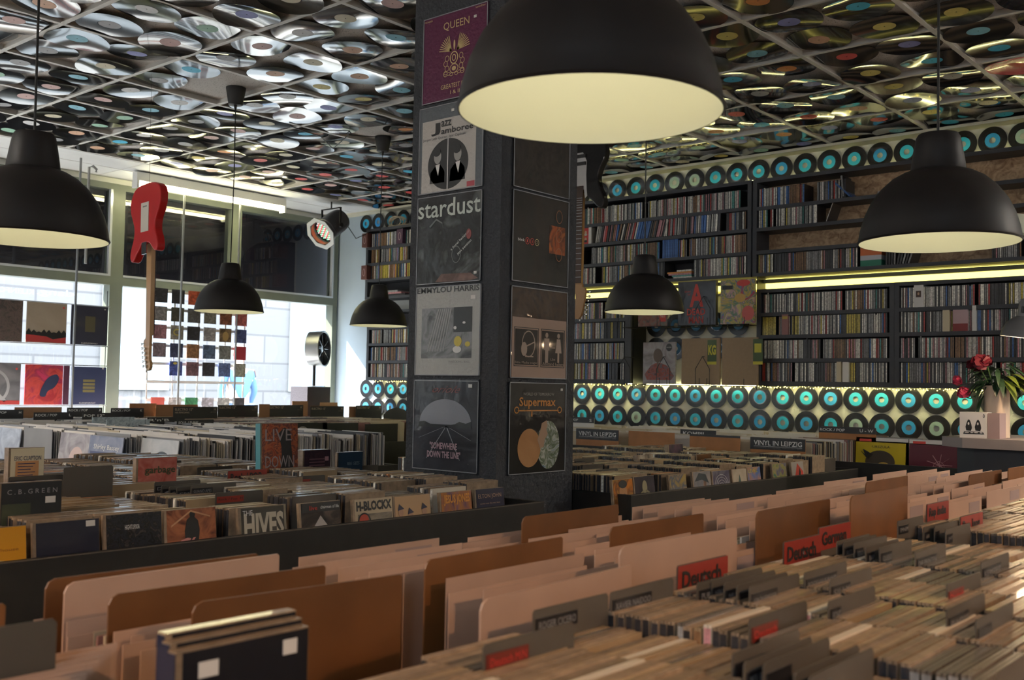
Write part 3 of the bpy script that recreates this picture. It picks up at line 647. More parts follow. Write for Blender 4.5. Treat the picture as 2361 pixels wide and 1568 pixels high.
sticker(t, .098, .272); txt(t, 'LaserDisc', TXTG, .10, .145, .300, .307); txt(t, 'PIONEER', TXTG, -.15, -.11, .297, .303)
GREYP = mat('grey_backing_print', (.12, .135, .15), .3, **gloss)
t = cover('record_sleeve', 'grey sleeve holding a white jazz single cover with two men in a black circle', 'record sleeve', Lx, LYc, H+.686, W_, Hh, GREYP, FX); sleeve_edge(t, W_, Hh)
panel(t, 'single_cover', mat('warm_white_print', (.50, .47, .44), .4, **gloss), -.140, .122, .004, .262, 1)
ell(t, 'round_photo', BLACK, -.010, .098, .098, .090, 2, 40); panel(t, 'divider_line', PAPER, -.012, -.008, .008, .188, 3)
for s, cx in ((-1, -.060), (1, .038)):
    ell(t, 'face', mat('grey_face_print', (.36, .35, .33), .4, coat=.8), cx, .128, .018, .026, 3); ell(t, 'hair', BLACK, cx-.004, .145, .019, .016, 4); shape(t, 'collar', PAPER, [(cx-.010, .098), (cx+.012, .102), (cx+.004, .060)], 3); shape(t, 'shoulder', mat('dark_grey_print', (.06, .06, .06), .4, coat=.8), [(cx-.038, .034), (cx-.034, .075), (cx-.010, .098), (cx+.012, .100), (cx+.034, .075), (cx+.036, .034)], 2)
txt(t, 'J', BLACK, -.095, -.050, .205, .250, 3, bold=.03); txt(t, 'azz', BLACK, -.045, .005, .232, .254, 3, bold=.02); txt(t, 'amboree', BLACK, -.045, .110, .206, .228, 3, bold=.02); txt(t, 'Jørgen Leth Quintet  Igor Caplinski', BLACK, -.135, .075, .188, .200, 3)
panel(t, 'red_corner_tag', mat('red_corner_tag', (.45, .06, .08), .4), .084, .120, .006, .024, 3); sticker(t, .01, .286)
SDP = art('dark_stage_photo', [(.012, .013, .014), (.03, .033, .036), (.014, .014, .015), (.10, .11, .11)], 7, 3, coat=.95, bump=.6)
t = cover('record_sleeve', 'dark sleeve lettered stardust in big white letters, under the jazz cover', 'record sleeve', Lx, LYc, H+.362, W_, Hh, SDP, FX); sleeve_edge(t, W_, Hh)
txt(t, 'stardust', mat('pale_green_white_ink', (.55, .60, .55), .4), -.152, .150, .236, .300, 2, bold=.01)
for s, zz in (('a lionel hampton', .150), ('jam session', .122)):
    q = txt(t, s, TXTW, 0, .105 if zz > .13 else .078, 0, .012, 2); q.location = (.018 if zz > .13 else .050, 0, zz-.04 if zz > .13 else zz-.03); q.rotation_euler = (0, -.62, 0)
shape(t, 'pinkish_table', art('pinkish_brown_print', [(.12, .07, .06), (.22, .13, .11)], 20, 2), [(-.06, .006), (.10, .004), (.145, .010), (.11, .030), (-.03, .034)], 1); ring(t, 'drummer_outline', mat('grey_outline', (.13, .14, .14), .4), .040, .098, .022, .03, .003, 2); sticker(t, .132, .030)
shape(t, 'player_outline', mat('grey_outline', (.13, .14, .14), .4), [(-.09, .20), (-.06, .225), (-.03, .21), (-.02, .16), (-.03, .215), (-.06, .232), (-.095, .206)], 2)
ell(t, 'red_dot_print', mat('dull_red_print', (.25, .05, .05), .4), .098, .165, .012, .018, 2)
t = cover('record_sleeve', 'pale grey sleeve with soft portrait photo and yellow flower, headed EMMYLOU HARRIS', 'record sleeve', Lx, LYc-.003, H+.040, W_, Hh, mat('pale_grey_print', (.42, .42, .40), .35, **gloss), FX); sleeve_edge(t, W_, Hh)
txt(t, 'EMMYLOU HARRIS', mat('charcoal_ink', (.035, .035, .035), .4), -.150, .150, .290, .310, 2, bold=.02)
panel(t, 'photo', art('soft_grey_photo', [(.07, .075, .08), (.26, .27, .28), (.12, .125, .13)], 6, 5, coat=.9, dist=3), -.125, .118, .060, .236, 1)
panel(t, 'dark_background', mat('slate_print', (.045, .05, .055), .35, coat=.9), .032, .118, .150, .236, 2)
for k in range(7): shape(t, 'hair_strand', mat('pale_hair_print', (.34, .34, .34), .4, coat=.8), [(-.045+.010*k, .232), (-.095+.013*k, .085), (-.092+.013*k, .082), (-.038+.010*k, .232)], 2)
ell(t, 'flower', mat('yellow_flower_print', (.62, .50, .10), .4, coat=.8), .054, .118, .018, .018, 3); ell(t, 'flower', PAPER, .050, .090, .020, .012, 2); ell(t, 'flower', mat('yellow_flower_print', (.6, .5, .1), .4), .100, .108, .012, .009, 3); ell(t, 'petal', PAPER, .040, .165, .007, .006, 3); ell(t, 'petal', PAPER, .082, .182, .007, .004, 3)
txt(t, 'WRECKING BALL', mat('grey_ink', (.20, .20, .20), .5), .010, .112, .044, .051, 2); sticker(t, .122, .268, .022, .013)
NB = art('night_railway_print', [(.02, .022, .03), (.035, .038, .05), (.02, .02, .026)], 5, 8, coat=.95, bump=.6)
t = cover('record_sleeve', 'blue-grey sleeve with oval sky and railway lines lettered SOMEWHERE DOWN THE LINE', 'record sleeve', Lx, LYc-.002, H-.290, W_, Hh+.004, NB, FX); sleeve_edge(t, W_, Hh)
sky = mat('misty_sky_print', (.25, .26, .30), .4, coat=.9)
shape(t, 'sky', sky, [(-.125, .160)]+[(-.0+.125*math.cos(PI-PI*i/20), .160+.088*math.sin(PI*i/20)) for i in range(1, 20)]+[(.125, .160)], 1)
shape(t, 'tree_line', mat('dark_trees_print', (.035, .04, .045), .4, coat=.8), [(-.128, .150), (-.128, .166), (-.10, .170), (-.07, .160), (-.03, .158), (.01, .157), (.05, .163), (.07, .172), (.10, .166), (.125, .174), (.125, .150)], 2)
for a in (-.125, -.085, .075, .125): shape(t, 'rail_line', mat('pale_rail_print', (.30, .31, .34), .4), [(.010, .155), (a, .04 if abs(a) < .1 else .11), (a-.0025, .04 if abs(a) < .1 else .11), (.006, .155)], 2)
PK = mat('pink_grey_ink', (.42, .28, .32), .4)
txt(t, '"SOMEWHERE', PK, -.070, .062, .074, .098, 3, bold=.03); txt(t, 'DOWN THE LINE"', PK, -.082, .078, .044, .068, 3, bold=.03); txt(t, 'oriole', mat('dull_red_ink', (.22, .07, .07), .5), -.07, .06, .27, .295, 2, slant=.2); sticker(t, .118, .295, .018, .012); sticker(t, .115, .03, .001, .001)
# right face
Rxc = 2.803; Ry = PY0-.006
def rcover(label, z, m): 
    t = cover('record_sleeve', label, 'record sleeve', Rxc, Ry, H+z, W_, Hh, m); sleeve_edge(t, W_, Hh); return t
rcover('dark brown see-through sleeve directly under the nearest lamp on the pillar', .686, art('brown_black_film', [(.010, .008, .007), (.03, .022, .018), (.012, .010, .008)], 5, 4, coat=.95, bump=.7, dist=3))
t = rcover('black sleeve with glowing orange patch and small number circles on the pillar', .364, art('black_orange_print', [(.008, .007, .006), (.012, .009, .007), (.02, .010, .006)], 4, 6, coat=.95, bump=.5))
panel(t, 'orange_glow_print', art('orange_smoke_print', [(.03, .010, .004), (.40, .08, .01), (.12, .03, .008), (.55, .14, .02)], 9, 6, coat=.9), .045, .135, .115, .215, 1)
txt(t, 'blink', PAPER, -.128, -.092, .140, .150, 2); 
for i, c in enumerate(('1', '8', '2')):
    ring(t, 'number_circle', TXTR if i < 2 else TXTG, -.078+.026*i, .144, .011, .012, .002, 3); txt(t, c, TXTR if i < 2 else TXTG, -.081+.026*i, -.075+.026*i, .139, .149, 3)
    ring(t, 'dim_circle', mat('dim_orange_ink', (.30, .10, .03), .4), .098, .250-.068*i, .018, .024, .0025, 3)
t = rcover('brown see-through sleeve holding a mask and distance notice with pictograms', .035, art('brown_film', [(.03, .017, .011), (.06, .032, .018), (.025, .014, .010)], 5, 9, coat=1, bump=.9, dist=4))
panel(t, 'notice_sheet', mat('pinkish_notice_paper', (.36, .25, .20), .45, coat=.7), -.148, .150, .003, .208, 1)
for a, c in ((-.138, -.006), (.006, .142)):
    b = MB()
    for q in ((a, c, .040, .0425), (a, c, .172, .1745), (a, a+.0025, .040, .1745), (c-.0025, c, .040, .1745)): b.box(q[0], q[1], -.0014, -.0008, q[2], q[3])
    b.build('notice_frame', BLACK, t); panel(t, 'notice_panel', mat('dark_notice_print', (.022, .018, .016), .4, coat=.6), a+.006, c-.006, .046, .168, 2)
NI = mat('notice_ink', (.36, .27, .22), .5)
ring(t, 'head_outline', NI, -.062, .118, .036, .046, .004, 3); ell(t, 'face_mask', NI, -.086, .100, .016, .024, 4); shape(t, 'mask_strap', NI, [(-.075, .112), (-.03, .128), (-.03, .124), (-.075, .107)], 4); panel(t, 'neck_line', NI, -.080, -.036, .073, .077, 4)
for cx, fem in ((.038, 0), (.105, 1)):
    ell(t, 'figure_head', NI, cx, .153, .008, .009, 3)
    shape(t, 'figure_body', NI, [(cx-.010, .142), (cx+.010, .142), (cx+(.018 if fem else .009), .092), (cx+.005, .092), (cx+.005, .058), (cx-.005, .058), (cx-.005, .092), (cx-(.018 if fem else .009), .092)] if fem else [(cx-.014, .142), (cx+.014, .142), (cx+.015, .100), (cx+.009, .100), (cx+.008, .056), (cx-.008, .056), (cx-.009, .100), (cx-.015, .100)], 3)
panel(t, 'distance_bar', NI, .056, .086, .108, .112, 3)
txt(t, 'Bitte Maske tragen', NI, -.134, -.012, .0475, .058, 4); txt(t, '1,5m', NI, .058, .086, .063, .073, 4); txt(t, 'Abstand halten', NI, .014, .134, .0475, .058, 4)
t = rcover('black sleeve with orange Supermax lettering, brown egg and cracked globe shell', -.292, mat('black_glossy_print', (.010, .009, .009), .3, coat=.95, bump=.35, bscale=9))
txt(t, 'WORLD OF TOMORROW', mat('grey_print_ink', (.28, .27, .25), .4), -.085, .085, .268, .278, 2)
OR = mat('orange_logo_ink', (.55, .22, .05), .4, coat=.6)
txt(t, 'Supermax', OR, -.105, .095, .222, .262, 2, bold=.02); panel(t, 'logo_underline', OR, -.112, .112, .214, .218, 2)
for s in (-1, 1): ring(t, 'logo_swirl', OR, s*.118, .218, .013, .012, .004, 2)
panel(t, 'logo_drop', OR, -.04, -.034, .196, .216, 2)
ell(t, 'egg', art('brown_egg_print', [(.42, .20, .08), (.52, .27, .12)], 5, 1, coat=.8), -.048, .088, .062, .066, 2, 40)
ell(t, 'globe_shell', art('earth_shell_print', [(.42, .44, .42), (.10, .14, .07), (.50, .50, .44), (.12, .20, .26)], 26, 3, coat=.8), .058, .096, .062, .084, 1, 40)
shape(t, 'shell_inside', mat('pale_shell_print', (.42, .27, .18), .4, coat=.8), [(-.005, .115), (.012, .150), (.018, .172), (.045, .182), (.050, .165), (.044, .15), (.052, .135), (.036, .115), (.030, .09), (.01, .085)], 3); sticker(t, .128, .290)

# ---------------------------------------------------------------- niche with wire rack
XN = 6.30
rk = thing('wire_rack', 'black wire record rack with two tiers on the wall between the lower shelves', 'rack', (XN, 3.30, H+.02))
wr = MB()
for z in (.0, .415): wr.tube([(-.03, 0, z+.022), (-.03, 1.01, z+.022)], .003, 6); wr.tube([(.12, 0, z+.022), (.12, 1.01, z+.022)], .003, 6)
for z in (.022, .437):
    for y in (.02, .30, .36, .62, .68, .98): wr.tube([(.12, y, z), (-.035, y, z), (-.035, y, z+.05)], .0025, 6)
wr.build('wire_shelf', WIRE, rk)
for z in (.0, .415):
    for yc in (.165, .335, .650, .985):
        if yc == .165: continue
        b = MB(); zz = z+.022
        for s in (-1, 1): b.tube([(-.036, yc+s*.055, zz), (-.036, yc+s*.055, zz+.115), (-.036, yc, zz+.20), (.10, yc, zz+.20)], .0028, 6)
        b.build('wire_holder', WIRE, rk)
tag(rk, rk['label'], 'rack')
for y in (.004, 1.010): MB().box(.115, .285, y-.003, y+.003, 0, .80).build('side_bracket', WIRE, rk)
def rackc(label, yc, zb, w, h, m, th=.008):
    return cover('record_sleeve', label, 'record sleeve', XN-.012, yc, H+zb, w, h, m, FX, th, lean=.0)
Z0, Z1 = .0475, .4625
t = rackc('black sleeve with big red letters reading STORY OF A DEAD MAN in the wire rack', 3.700, Z1, .300, .305, art('dark_grey_leather', [(.03, .03, .035), (.07, .075, .085)], 3, 3, coat=.9), .03)
RD = mat('bright_red_ink', (.62, .06, .045), .45)
txt(t, 'A', RD, -.055, .055, .125, .285, bold=.03); txt(t, 'DEAD', RD, -.075, .070, .068, .115, bold=.02); txt(t, 'MAN', RD, -.06, .055, .012, .060, bold=.02); txt(t, 'STORY', RD, -.095, -.045, .228, .240); txt(t, 'OF', RD, -.072, -.048, .208, .220)
t = rackc('brightly painted flower-patterned sleeve at the right end of the upper rack tier', 3.385, Z1, .255, .300, art('painted_flowers', [(.50, .06, .07), (.10, .18, .28), (.55, .38, .08), (.08, .20, .12), (.52, .30, .30), (.55, .48, .16)], 13, 11, coat=.7), .02)
panel(t, 'black_title_strip', BLACK, -.115, -.035, .235, .262, 2); ell(t, 'red_bird', RD, .045, .275, .05, .022, 2); ell(t, 'red_flower', mat('coral_print', (.60, .12, .10), .45), .08, .07, .045, .05, 2); ell(t, 'orange_flower', mat('ochre_print', (.55, .33, .08), .45), .02, .175, .042, .03, 2)
t = rackc('grey and reddish sleeve with red sticker partly hidden behind the lamp in the rack', 4.060, Z1, .245, .300, art('feather_photo', [(.10, .10, .10), (.30, .13, .10), (.20, .20, .19)], 16, 4, coat=.8)); panel(t, 'red_sticker', RD, .06, .112, .03, .095, 2); txt(t, 'NEU', TXTW, .068, .104, .06, .08, 3)
t = rackc('sleeve with photo of a braided figure under a round black sticker, lower tier', 4.000, Z0, .270, .300, art('misty_photo', [(.16, .13, .13), (.38, .35, .36), (.22, .17, .17)], 5, 7, coat=.8), .012)
ell(t, 'figure_hair', mat('brown_hair_print', (.12, .08, .06), .5), -.01, .205, .038, .050, 2); shape(t, 'plaid_shoulders', art('red_plaid_print', [(.10, .05, .05), (.35, .08, .05), (.12, .12, .14)], 30, 2), [(-.12, .07), (-.07, .13), (-.03, .15), (.02, .15), (.07, .13), (.125, .06), (.10, .03), (-.10, .03)], 2); panel(t, 'braid', mat('brown_hair_print', (.12, .08, .06), .5), -.016, -.004, .08, .17, 3); ell(t, 'round_sticker', BLACK, .082, .262, .025, .027, 2); txt(t, 'EXCLUSIVE', TXTW, .063, .101, .257, .266, 3)
for yc, lab in ((3.665, 'brown kraft sleeve with yellow and green KG strip, centre of the lower rack tier'), (3.365, 'brown kraft sleeve with strip at its right edge, right end of the lower tier')):
    t = rackc(lab, yc, Z0, .300 if yc > 3.5 else .265, .322, KRAFT, .016); s = .055 if yc > 3.5 else .10
    panel(t, 'green_strip', mat('dark_green_strip', (.06, .10, .035), .5), s, s+.070, .14, .31, 1); 
    if yc > 3.5: txt(t, 'KG', mat('yellow_ink', (.58, .52, .05), .5), s+.006, s+.066, .205, .275, 2, bold=.05)
    else: panel(t, 'yellow_patch', mat('yellow_ink', (.58, .52, .05), .5), s+.01, s+.06, .22, .28, 2)
    panel(t, 'yellow_foot', mat('yellow_ink', (.58, .52, .05), .5), s, s+.070, .14, .160, 2)
MB().box(XF-.002, XW-.013, 4.315, 4.343, H+.055, H+.70).build('x', SHELF).name = 'niche_side_board'
tag(bpy.data.objects['niche_side_board'], 'dark upright board at the left side of the display niche', 'board')

# ---------------------------------------------------------------- guitars
def crom(P, n=5):
    out = []; L = len(P)
    for i in range(L):
        p0, p1, p2, p3 = (Vector(P[(i+k-1) % L]) for k in range(4))
        for j in range(n):
            t = j/n; out.append(tuple(.5*((2*p1)+(p2-p0)*t+(2*p0-5*p1+4*p2-p3)*t*t+(3*p1-p0-3*p2+p3)*t**3)))
    return out
STR = [(0, 0), (-.07, .004), (-.125, .028), (-.158, .085), (-.155, .140), (-.130, .190), (-.114, .235), (-.122, .285), (-.146, .335), (-.154, .378), (-.140, .404), (-.112, .398), (-.084, .368), (-.055, .345), (-.036, .322), (0, .314), (.036, .318), (.054, .326), (.075, .346), (.100, .364), (.126, .362), (.136, .335), (.124, .290), (.105, .250), (.110, .200), (.140, .150), (.158, .095), (.150, .040), (.110, .010), (.05, 0)]
def guitar(label, loc, rotz, body_m, neck_m, board_m, tilt=0):
    """front faces local -Y, hangs with its neck down"""
    t = thing('electric_guitar', label, 'guitar', loc, (0, tilt, rotz), None)
    F = lambda pts: [(-x, -z) for x, z in pts]      # hang upside down
    me = MB().prism(F(crom(STR)), -.0225, .0225).mesh('body', body_m)
    bd = ob('body', me, t); mo = bd.modifiers.new('edge', 'BEVEL'); mo.width = .007; mo.segments = 3; mo.limit_method = 'ANGLE'; mo.angle_limit = .8
    MB().prism([(-.026, -.30), (.026, -.30), (.021, -.80), (-.021, -.80)], -.026, -.004).build('neck', neck_m, t)
    b = MB().prism([(-.027, -.28), (.027, -.28), (.0215, -.795), (-.0215, -.795)], -.031, -.0262)
    b.build('fretboard', board_m, t)
    fr = MB(); L = .648; y0 = -.80
    for k in range(1, 22): z = y0+L*(1-2**(-k/12)); fr.box(-.024, .024, -.0325, -.0312, z-.0012, z+.0012)
    fr.build('fret_set', STEEL, t)
    hs = [(-.021, -.79), (-.026, -.815), (-.040, -.822), (-.046, -.838), (-.040, -.88), (-.030, -.93), (-.020, -.965), (-.004, -.985), (.016, -.982), (.028, -.965), (.028, -.945), (.018, -.93), (.016, -.90), (.018, -.84), (.021, -.79)]
    MB().prism([(-x, z) for x, z in hs], -.020, -.005).build('headstock', neck_m, t)
    for k in range(6):
        z = -.842-.0235*k; x = .040-.0042*k
        MB().lathe([(.0042, -.034), (.0042, -.02)], 10, 0, Matrix.Translation((x-.02, 0, z)) @ Matrix.Rotation(0, 4, 'X') , True).build('x', CHROME, t).name = 'tuning_post'
        MB().tube([(x-.01, -.006, z), (x+.018, -.006, z)], .003, 8).ball((x+.026, -.006, z), .008, 0, 10, (1.1, .5, .9)).build('tuning_peg', CHROME, t, smooth=True)
    return t
RB = mat('red_guitar_lacquer', (.50, .012, .012), .18, coat=1)
g = guitar('red electric guitar hanging neck-down from a thread before the shop window, back outwards', (2.84*1.01, 4.945*1.01, H+1.04), math.radians(88), RB, mat('maple_neck', (.46, .25, .09), .35, coat=.4), mat('rosewood_board', (.06, .03, .02), .5), .035)
cp = MB().prism([(-.04, -.10), (.04, -.10), (.04, -.255), (-.04, -.255)], .0226, .0245).build('cover_plate', mat('ivory_plastic', (.62, .58, .50), .4), g)
for k in range(6): MB().box(-.02+.007*k, -.016+.007*k, .0246, .0250, -.125, -.118).build('string_hole', BLACK, cp)
MB().box(-.026, .026, .0226, .0255, -.375, -.312).build('neck_plate', CHROME, g)
MB().tube([(0, 0, .0), (0, 0, CEIL-H-1.04-.02)], .0009, 5).build('hanging_thread', WIRE, g); MB().ball((0, 0, .004), .007).build('strap_button', CHROME, g, smooth=True)
MB().prism([(-x*.9, -z) for x, z in STR if z > .05 and z < .36][:14], -.0245, -.0228).build('pickguard', PAPER, g)
g = guitar('black electric guitar hanging neck-down at the right edge of the pillar', (4.385, 3.285, H+1.355), math.radians(-86), mat('black_guitar_lacquer', (.006, .005, .006), .10, coat=1), mat('maple_neck', (.46, .25, .09), .35, coat=.4), mat('rosewood_board', (.06, .03, .02), .5))
MB().prism([(.02, -.10), (.045, -.15), (.042, -.22), (.046, -.30), (.05, -.335), (.036, -.345), (.03, -.30), (-.03, -.30), (-.08, -.29), (-.085, -.22), (-.10, -.14), (-.05, -.10)], -.0245, -.0228).build('pickguard', mat('white_pickguard', (.62, .62, .64), .3, coat=.4), g)
for z in (-.12, -.16): MB().prism([(-.04, z-.009), (.04, z-.009), (.04, z+.009), (-.04, z+.009)], -.031, -.0246).build('pickup', MATTB, g)
MB().tube([(0, 0, .0), (0, 0, CEIL-H-1.355-.02)], .0009, 5).build('hanging_thread', WIRE, g)
MB().ball((.142, 0, -.385), .008).build('strap_button', CHROME, g, smooth=True)

# ---------------------------------------------------------------- things by the shop window
t = thing('tube_light', 'white double fluorescent tube fitting under the ceiling, glowing yellow, before the window', 'ceiling light', (4.18, 7.5, H+1.60))
box('housing', WHITE, 0, 1.43, -.035, .035, -.028, .04, t); box('end_cap', WHITE, 0, .018, -.04, .04, -.085, -.0281, t); box('end_cap', WHITE, 1.412, 1.43, -.04, .04, -.085, -.0281, t)
for y in (-.018, .018): MB().tube([(.02, y, -.055), (1.41, y, -.055)], .012, 12).build('tube', TUBE, t, smooth=True)
box('mount', WHITE, .3, .34, -.02, .02, .041, CEIL-H-1.60-.006, t); box('mount', WHITE, 1.1, 1.14, -.02, .02, .041, CEIL-H-1.60-.006, t)
FILLTUBE = mat('added_fill_tube', (1, .95, .9), .4, emit=52, ecol=(1, .93, .84))  # for unseen tube fittings added to brighten shelves and pillar
for x, y, rz, lab in ((-1.3, 3.0, PI/2, 'white double tube fitting added as fill light out of view, behind on the left'), (4.3, -1.5, 0, 'white double tube fitting added as fill light out of view, right of the counter')):
    t = thing('tube_light', lab, 'ceiling light', (x, y, CEIL-.08), rz); box('housing', WHITE, 0, 1.43, -.035, .035, .0, .077, t)
    for yy in (-.018, .018): MB().tube([(.02, yy, -.02), (1.41, yy, -.02)], .012, 12).build('tube', FILLTUBE, t, smooth=True)
    for xx in (0, 1.412): box('end_cap', WHITE, xx, xx+.018, -.04, .04, -.04, -.0001, t)
# stage spotlight
PG = mat('grey_spotlight_metal', (.14, .14, .145), .35, metal=.6)
sp = thing('stage_spotlight', 'grey stage spotlight on a black bracket, tilted down beside the window corner', 'spotlight', (5.985, 7.3, H+1.47))
A = Matrix.Translation((0, 0, -.035)) @ Vector((-.82, -.10, -.55)).to_track_quat('Z', 'Y').to_matrix().to_4x4()
MB().lathe([(.001, -.15), (.06, -.148), (.085, -.13), (.092, -.09), (.092, .05), (.098, .06), (.098, .075), (.092, .08), (.092, .12), (.100, .125), (.100, .135)], 36, 0, A).build('housing', PG, sp, smooth=True)
MB().lathe([(.100, .133), (.135, .133), (.135, .139), (.100, .139)], 8, 0, A).build('front_frame', mat('light_grey_frame', (.42, .43, .44), .4), sp)
MB().lathe([(.091, .10), (.091, .134)], 36, 0, A).build('reflector', mat('copper_reflector', (.5, .14, .08), .3, metal=.7), sp, smooth=True)
MB().lathe([(.0005, .070), (.091, .070)], 36, 0, A).build('lamp_face', mat('dark_lens', (.05, .05, .05), .3), sp)
for kk, (nm, c) in enumerate((('red', (1, .15, .15)), ('green', (.3, 1, .6)), ('white', (1, .9, .9)))):
    lm = mat('led_'+nm, c, .3, emit=.35, ecol=c); b = MB()
    for i in range(-5, 6):
        for j in range(-5, 6):
            if i*i+j*j < 27 and (i+j*2) % 3 == kk: b.lathe([(.001, .080), (.006, .077), (.006, .071)], 8, 0, A @ Matrix.Translation((i*.0155, j*.0155, 0)))
    b.build('led_cluster', lm, sp)['kind'] = 'stuff'
b = MB()
for s in (-1, 1): b.box(-.008, .008, s*.112-.003, s*.112+.003, -.05, .105)
b.box(-.010, .010, -.115, .115, .100, .106); b.build('bracket', MATTB, sp); MB().tube([(0, 0, .105), (0, 0, CEIL-H-1.47-.006)], .006, 8).build('ceiling_bolt', MATTB, sp)
MB().tube([(.10, .04, .0), (.16, .06, .06), (.26, .0, -.10), (.40, -.06, -.02), (.56, -.10, .02)], .004, 8).build('power_cable', WIRE, sp, smooth=True)
MB().lathe([(.018, 0), (.018, .012), (.001, .012)], 14, 0, Matrix.Translation((0, -.118, -.035)) @ Matrix.Rotation(PI/2, 4, 'X')).build('tilt_knob', MATTB, sp)
sp.scale = (1.15, 1.15, 1.15)
# round chrome fan on black box
pb = thing('loudspeaker', 'black box loudspeaker standing in the window corner under the round chrome fan', 'speaker', (5.97, 7.5, 0))
MB().box(-.135, .125, -.12, .12, H-.3295, H-.02).build('cabinet', mat('violet_black_cloth', (.045, .04, .055), .7, bump=.2), pb)
fn = thing('round_fan', 'round chrome drum fan on a thin black post by the window', 'fan', (6.02, 7.5, H-.0195))
MB().tube([(-.02, 0, 0), (-.02, 0, .21)], .014, 10).build('post', MATTB, fn); MB().lathe([(.001, .008), (.10, .006), (.11, 0)], 24, 0, Matrix.Translation((-.02, 0, .001))).build('foot', STEEL, fn)
A = Matrix.Translation((.03, 0, .345)) @ Vector((.50, -.86, .02)).to_track_quat('Z', 'Y').to_matrix().to_4x4()
MB().lathe([(.150, -.08), (.163, -.075), (.165, .05), (.158, .056), (.150, .05), (.150, -.08)], 48, 0, A).lathe([(.001, -.078), (.150, -.078)], 48, 0, A).build('drum_ring', STEEL, fn, smooth=True)
for k in range(5):
    B2 = A @ Matrix.Rotation(2*PI*k/5, 4, 'Z'); MB().prism([(.02, -.02), (.07, -.055), (.13, -.06), (.138, -.01), (.12, .03), (.06, .02), (.02, .02)], -.004, -.001, 'z', 0, B2 @ Matrix.Rotation(.4, 4, 'X')).build('blade', mat('dark_fan_blade', (.06, .07, .08), .15, metal=.7), fn)
MB().lathe([(.001, .035), (.03, .03), (.036, .0), (.036, -.04), (.001, -.045)], 24, 0, A).build('hub', CHROME, fn, smooth=True)
gr = MB()
for k in range(10): gr.tube([A @ Vector((.036*math.cos(2*PI*k/10), .036*math.sin(2*PI*k/10), .04)), A @ Vector((.154*math.cos(2*PI*k/10), .154*math.sin(2*PI*k/10), .045))], .0016, 5)
gr.build('grille', CHROME, fn)
# LP sleeves in the shop window
def rod(x, y, za, zb, lab, r=.006):
    t = MB().tube([(0, 0, 0), (0, 0, zb-za)], r, 8).build('hanging_rod', mat('grey_rod', (.30, .31, .32), .3, metal=.5), None, (x, y, za), smooth=True); tag(t, lab, 'rod'); return t
rod(3.70, 7.42, H-.3298, CEIL-.006, 'thin grey rod carrying the big window sleeves, behind the leftmost lamp', .009)
rod(4.62, 7.50, H-.3298, H+1.52, 'thin white rod in front of the window, beside the red guitar', .009)
rod(5.155, 7.50, H-.3298, H+1.52, 'thin rod in front of the window behind the middle pendant lamp', .008)
wr = thing('window_rack', 'thin metal rails holding two rows of big sleeves in the left window pane', 'rack', (3.0, 7.64, H))
for z in (.578, .268, .116, -.190): box('rail', mat('rail_steel', (.30, .32, .33), .4, metal=.3), 0, 1.09, -.004, .012, z-.006, z, wr)
for x in (.02, 1.075): MB().tube([(x, .02, -.3298), (x, .02, .70)], .003, 6).build('rail_wire', WIRE, wr)
def wcov(label, x0, x1, z0, z1, m, y=7.62):
    return cover('record_sleeve', label, 'record sleeve', (x0+x1)/2, y, H+z0, x1-x0, z1-z0, m, 0, .006)
wcov('window sleeve with dark mottled brown foliage, far left of the upper row', 3.10, 3.408, .270, .570, art('brown_foliage', [(.05, .04, .04), (.12, .08, .07), (.07, .06, .05)], 22, 1, coat=.3))
t = wcov('window sleeve with sandy sky above black flames and red base, upper row', 3.436, 3.737, .270, .570, art('sandy_print', [(.30, .24, .18), (.38, .31, .24)], 3, 1, coat=.3))
panel(t, 'red_base', mat('red_print', (.40, .035, .035), .5), -.150, .150, .006, .062, 1); shape(t, 'black_flames', BLACK, [(-.15, .06)]+[(-.15+.3*i/16, .078+(.028 if i % 2 else 0)*(.6+.4*math.sin(i))) for i in range(17)]+[(.15, .05), (.05, .03), (0, .05)], 2); ell(t, 'red_sticker', RD, .125, .27, .008, .008, 2)
t = wcov('dark navy window sleeve with faint gold grid, right end of the upper row', 3.772, 4.064, .270, .570, mat('navy_print', (.028, .03, .055), .4, coat=.3)); panel(t, 'gold_grid', mat('dull_gold_print', (.10, .09, .05), .5), -.035, .045, .10, .22); txt(t, 'KLEINFORMAT', TXTW, -.06, .07, .008, .018); sticker(t, .12, .28)
t = wcov('window sleeve with big grey ring emblem fading to red, lower row', 3.12, 3.410, -.186, .112, art('grey_steel_print', [(.10, .10, .11), (.20, .19, .20)], 5, 5, coat=.3)); ring(t, 'ring_emblem', mat('pale_steel_print', (.34, .33, .34), .5), -.06, .13, .13, .13, .02, 2, 40); shape(t, 'emblem_bar', mat('pale_steel_print', (.34, .33, .34), .5), [(-.07, .24), (-.05, .24), (-.05, .13), (.05, .03), (.03, .02), (-.06, .10), (-.145, .04), (-.145, .06), (-.07, .12)], 3); panel(t, 'red_fade', mat('red_print', (.40, .035, .035), .5), -.144, .144, .001, .03, 3); ell(t, 'red_sticker', RD, .115, .26, .008, .008, 2)
t = wcov('red window sleeve with dark blue smoke shape, lower row', 3.443, 3.725, -.186, .108, art('red_smoke_print', [(.35, .02, .03), (.55, .06, .05), (.30, .02, .06), (.50, .03, .10)], 8, 5, coat=.3)); shape(t, 'blue_smoke', mat('navy_smoke_print', (.02, .03, .08), .5), crom([(-.03, .07), (-.01, .14), (.03, .20), (.09, .225), (.11, .19), (.08, .13), (.03, .10), (.01, .06)], 4), 2)
wcov('narrow dark window sleeve seen edge-left behind the rod, lower row', 3.730, 3.775, -.186, .108, mat('dark_red_navy_print', (.08, .02, .05), .5))
t = wcov('navy blue window sleeve with small gold list, right end of the lower row', 3.790, 4.066, -.186, .102, mat('blue_print', (.035, .05, .13), .4, coat=.3))
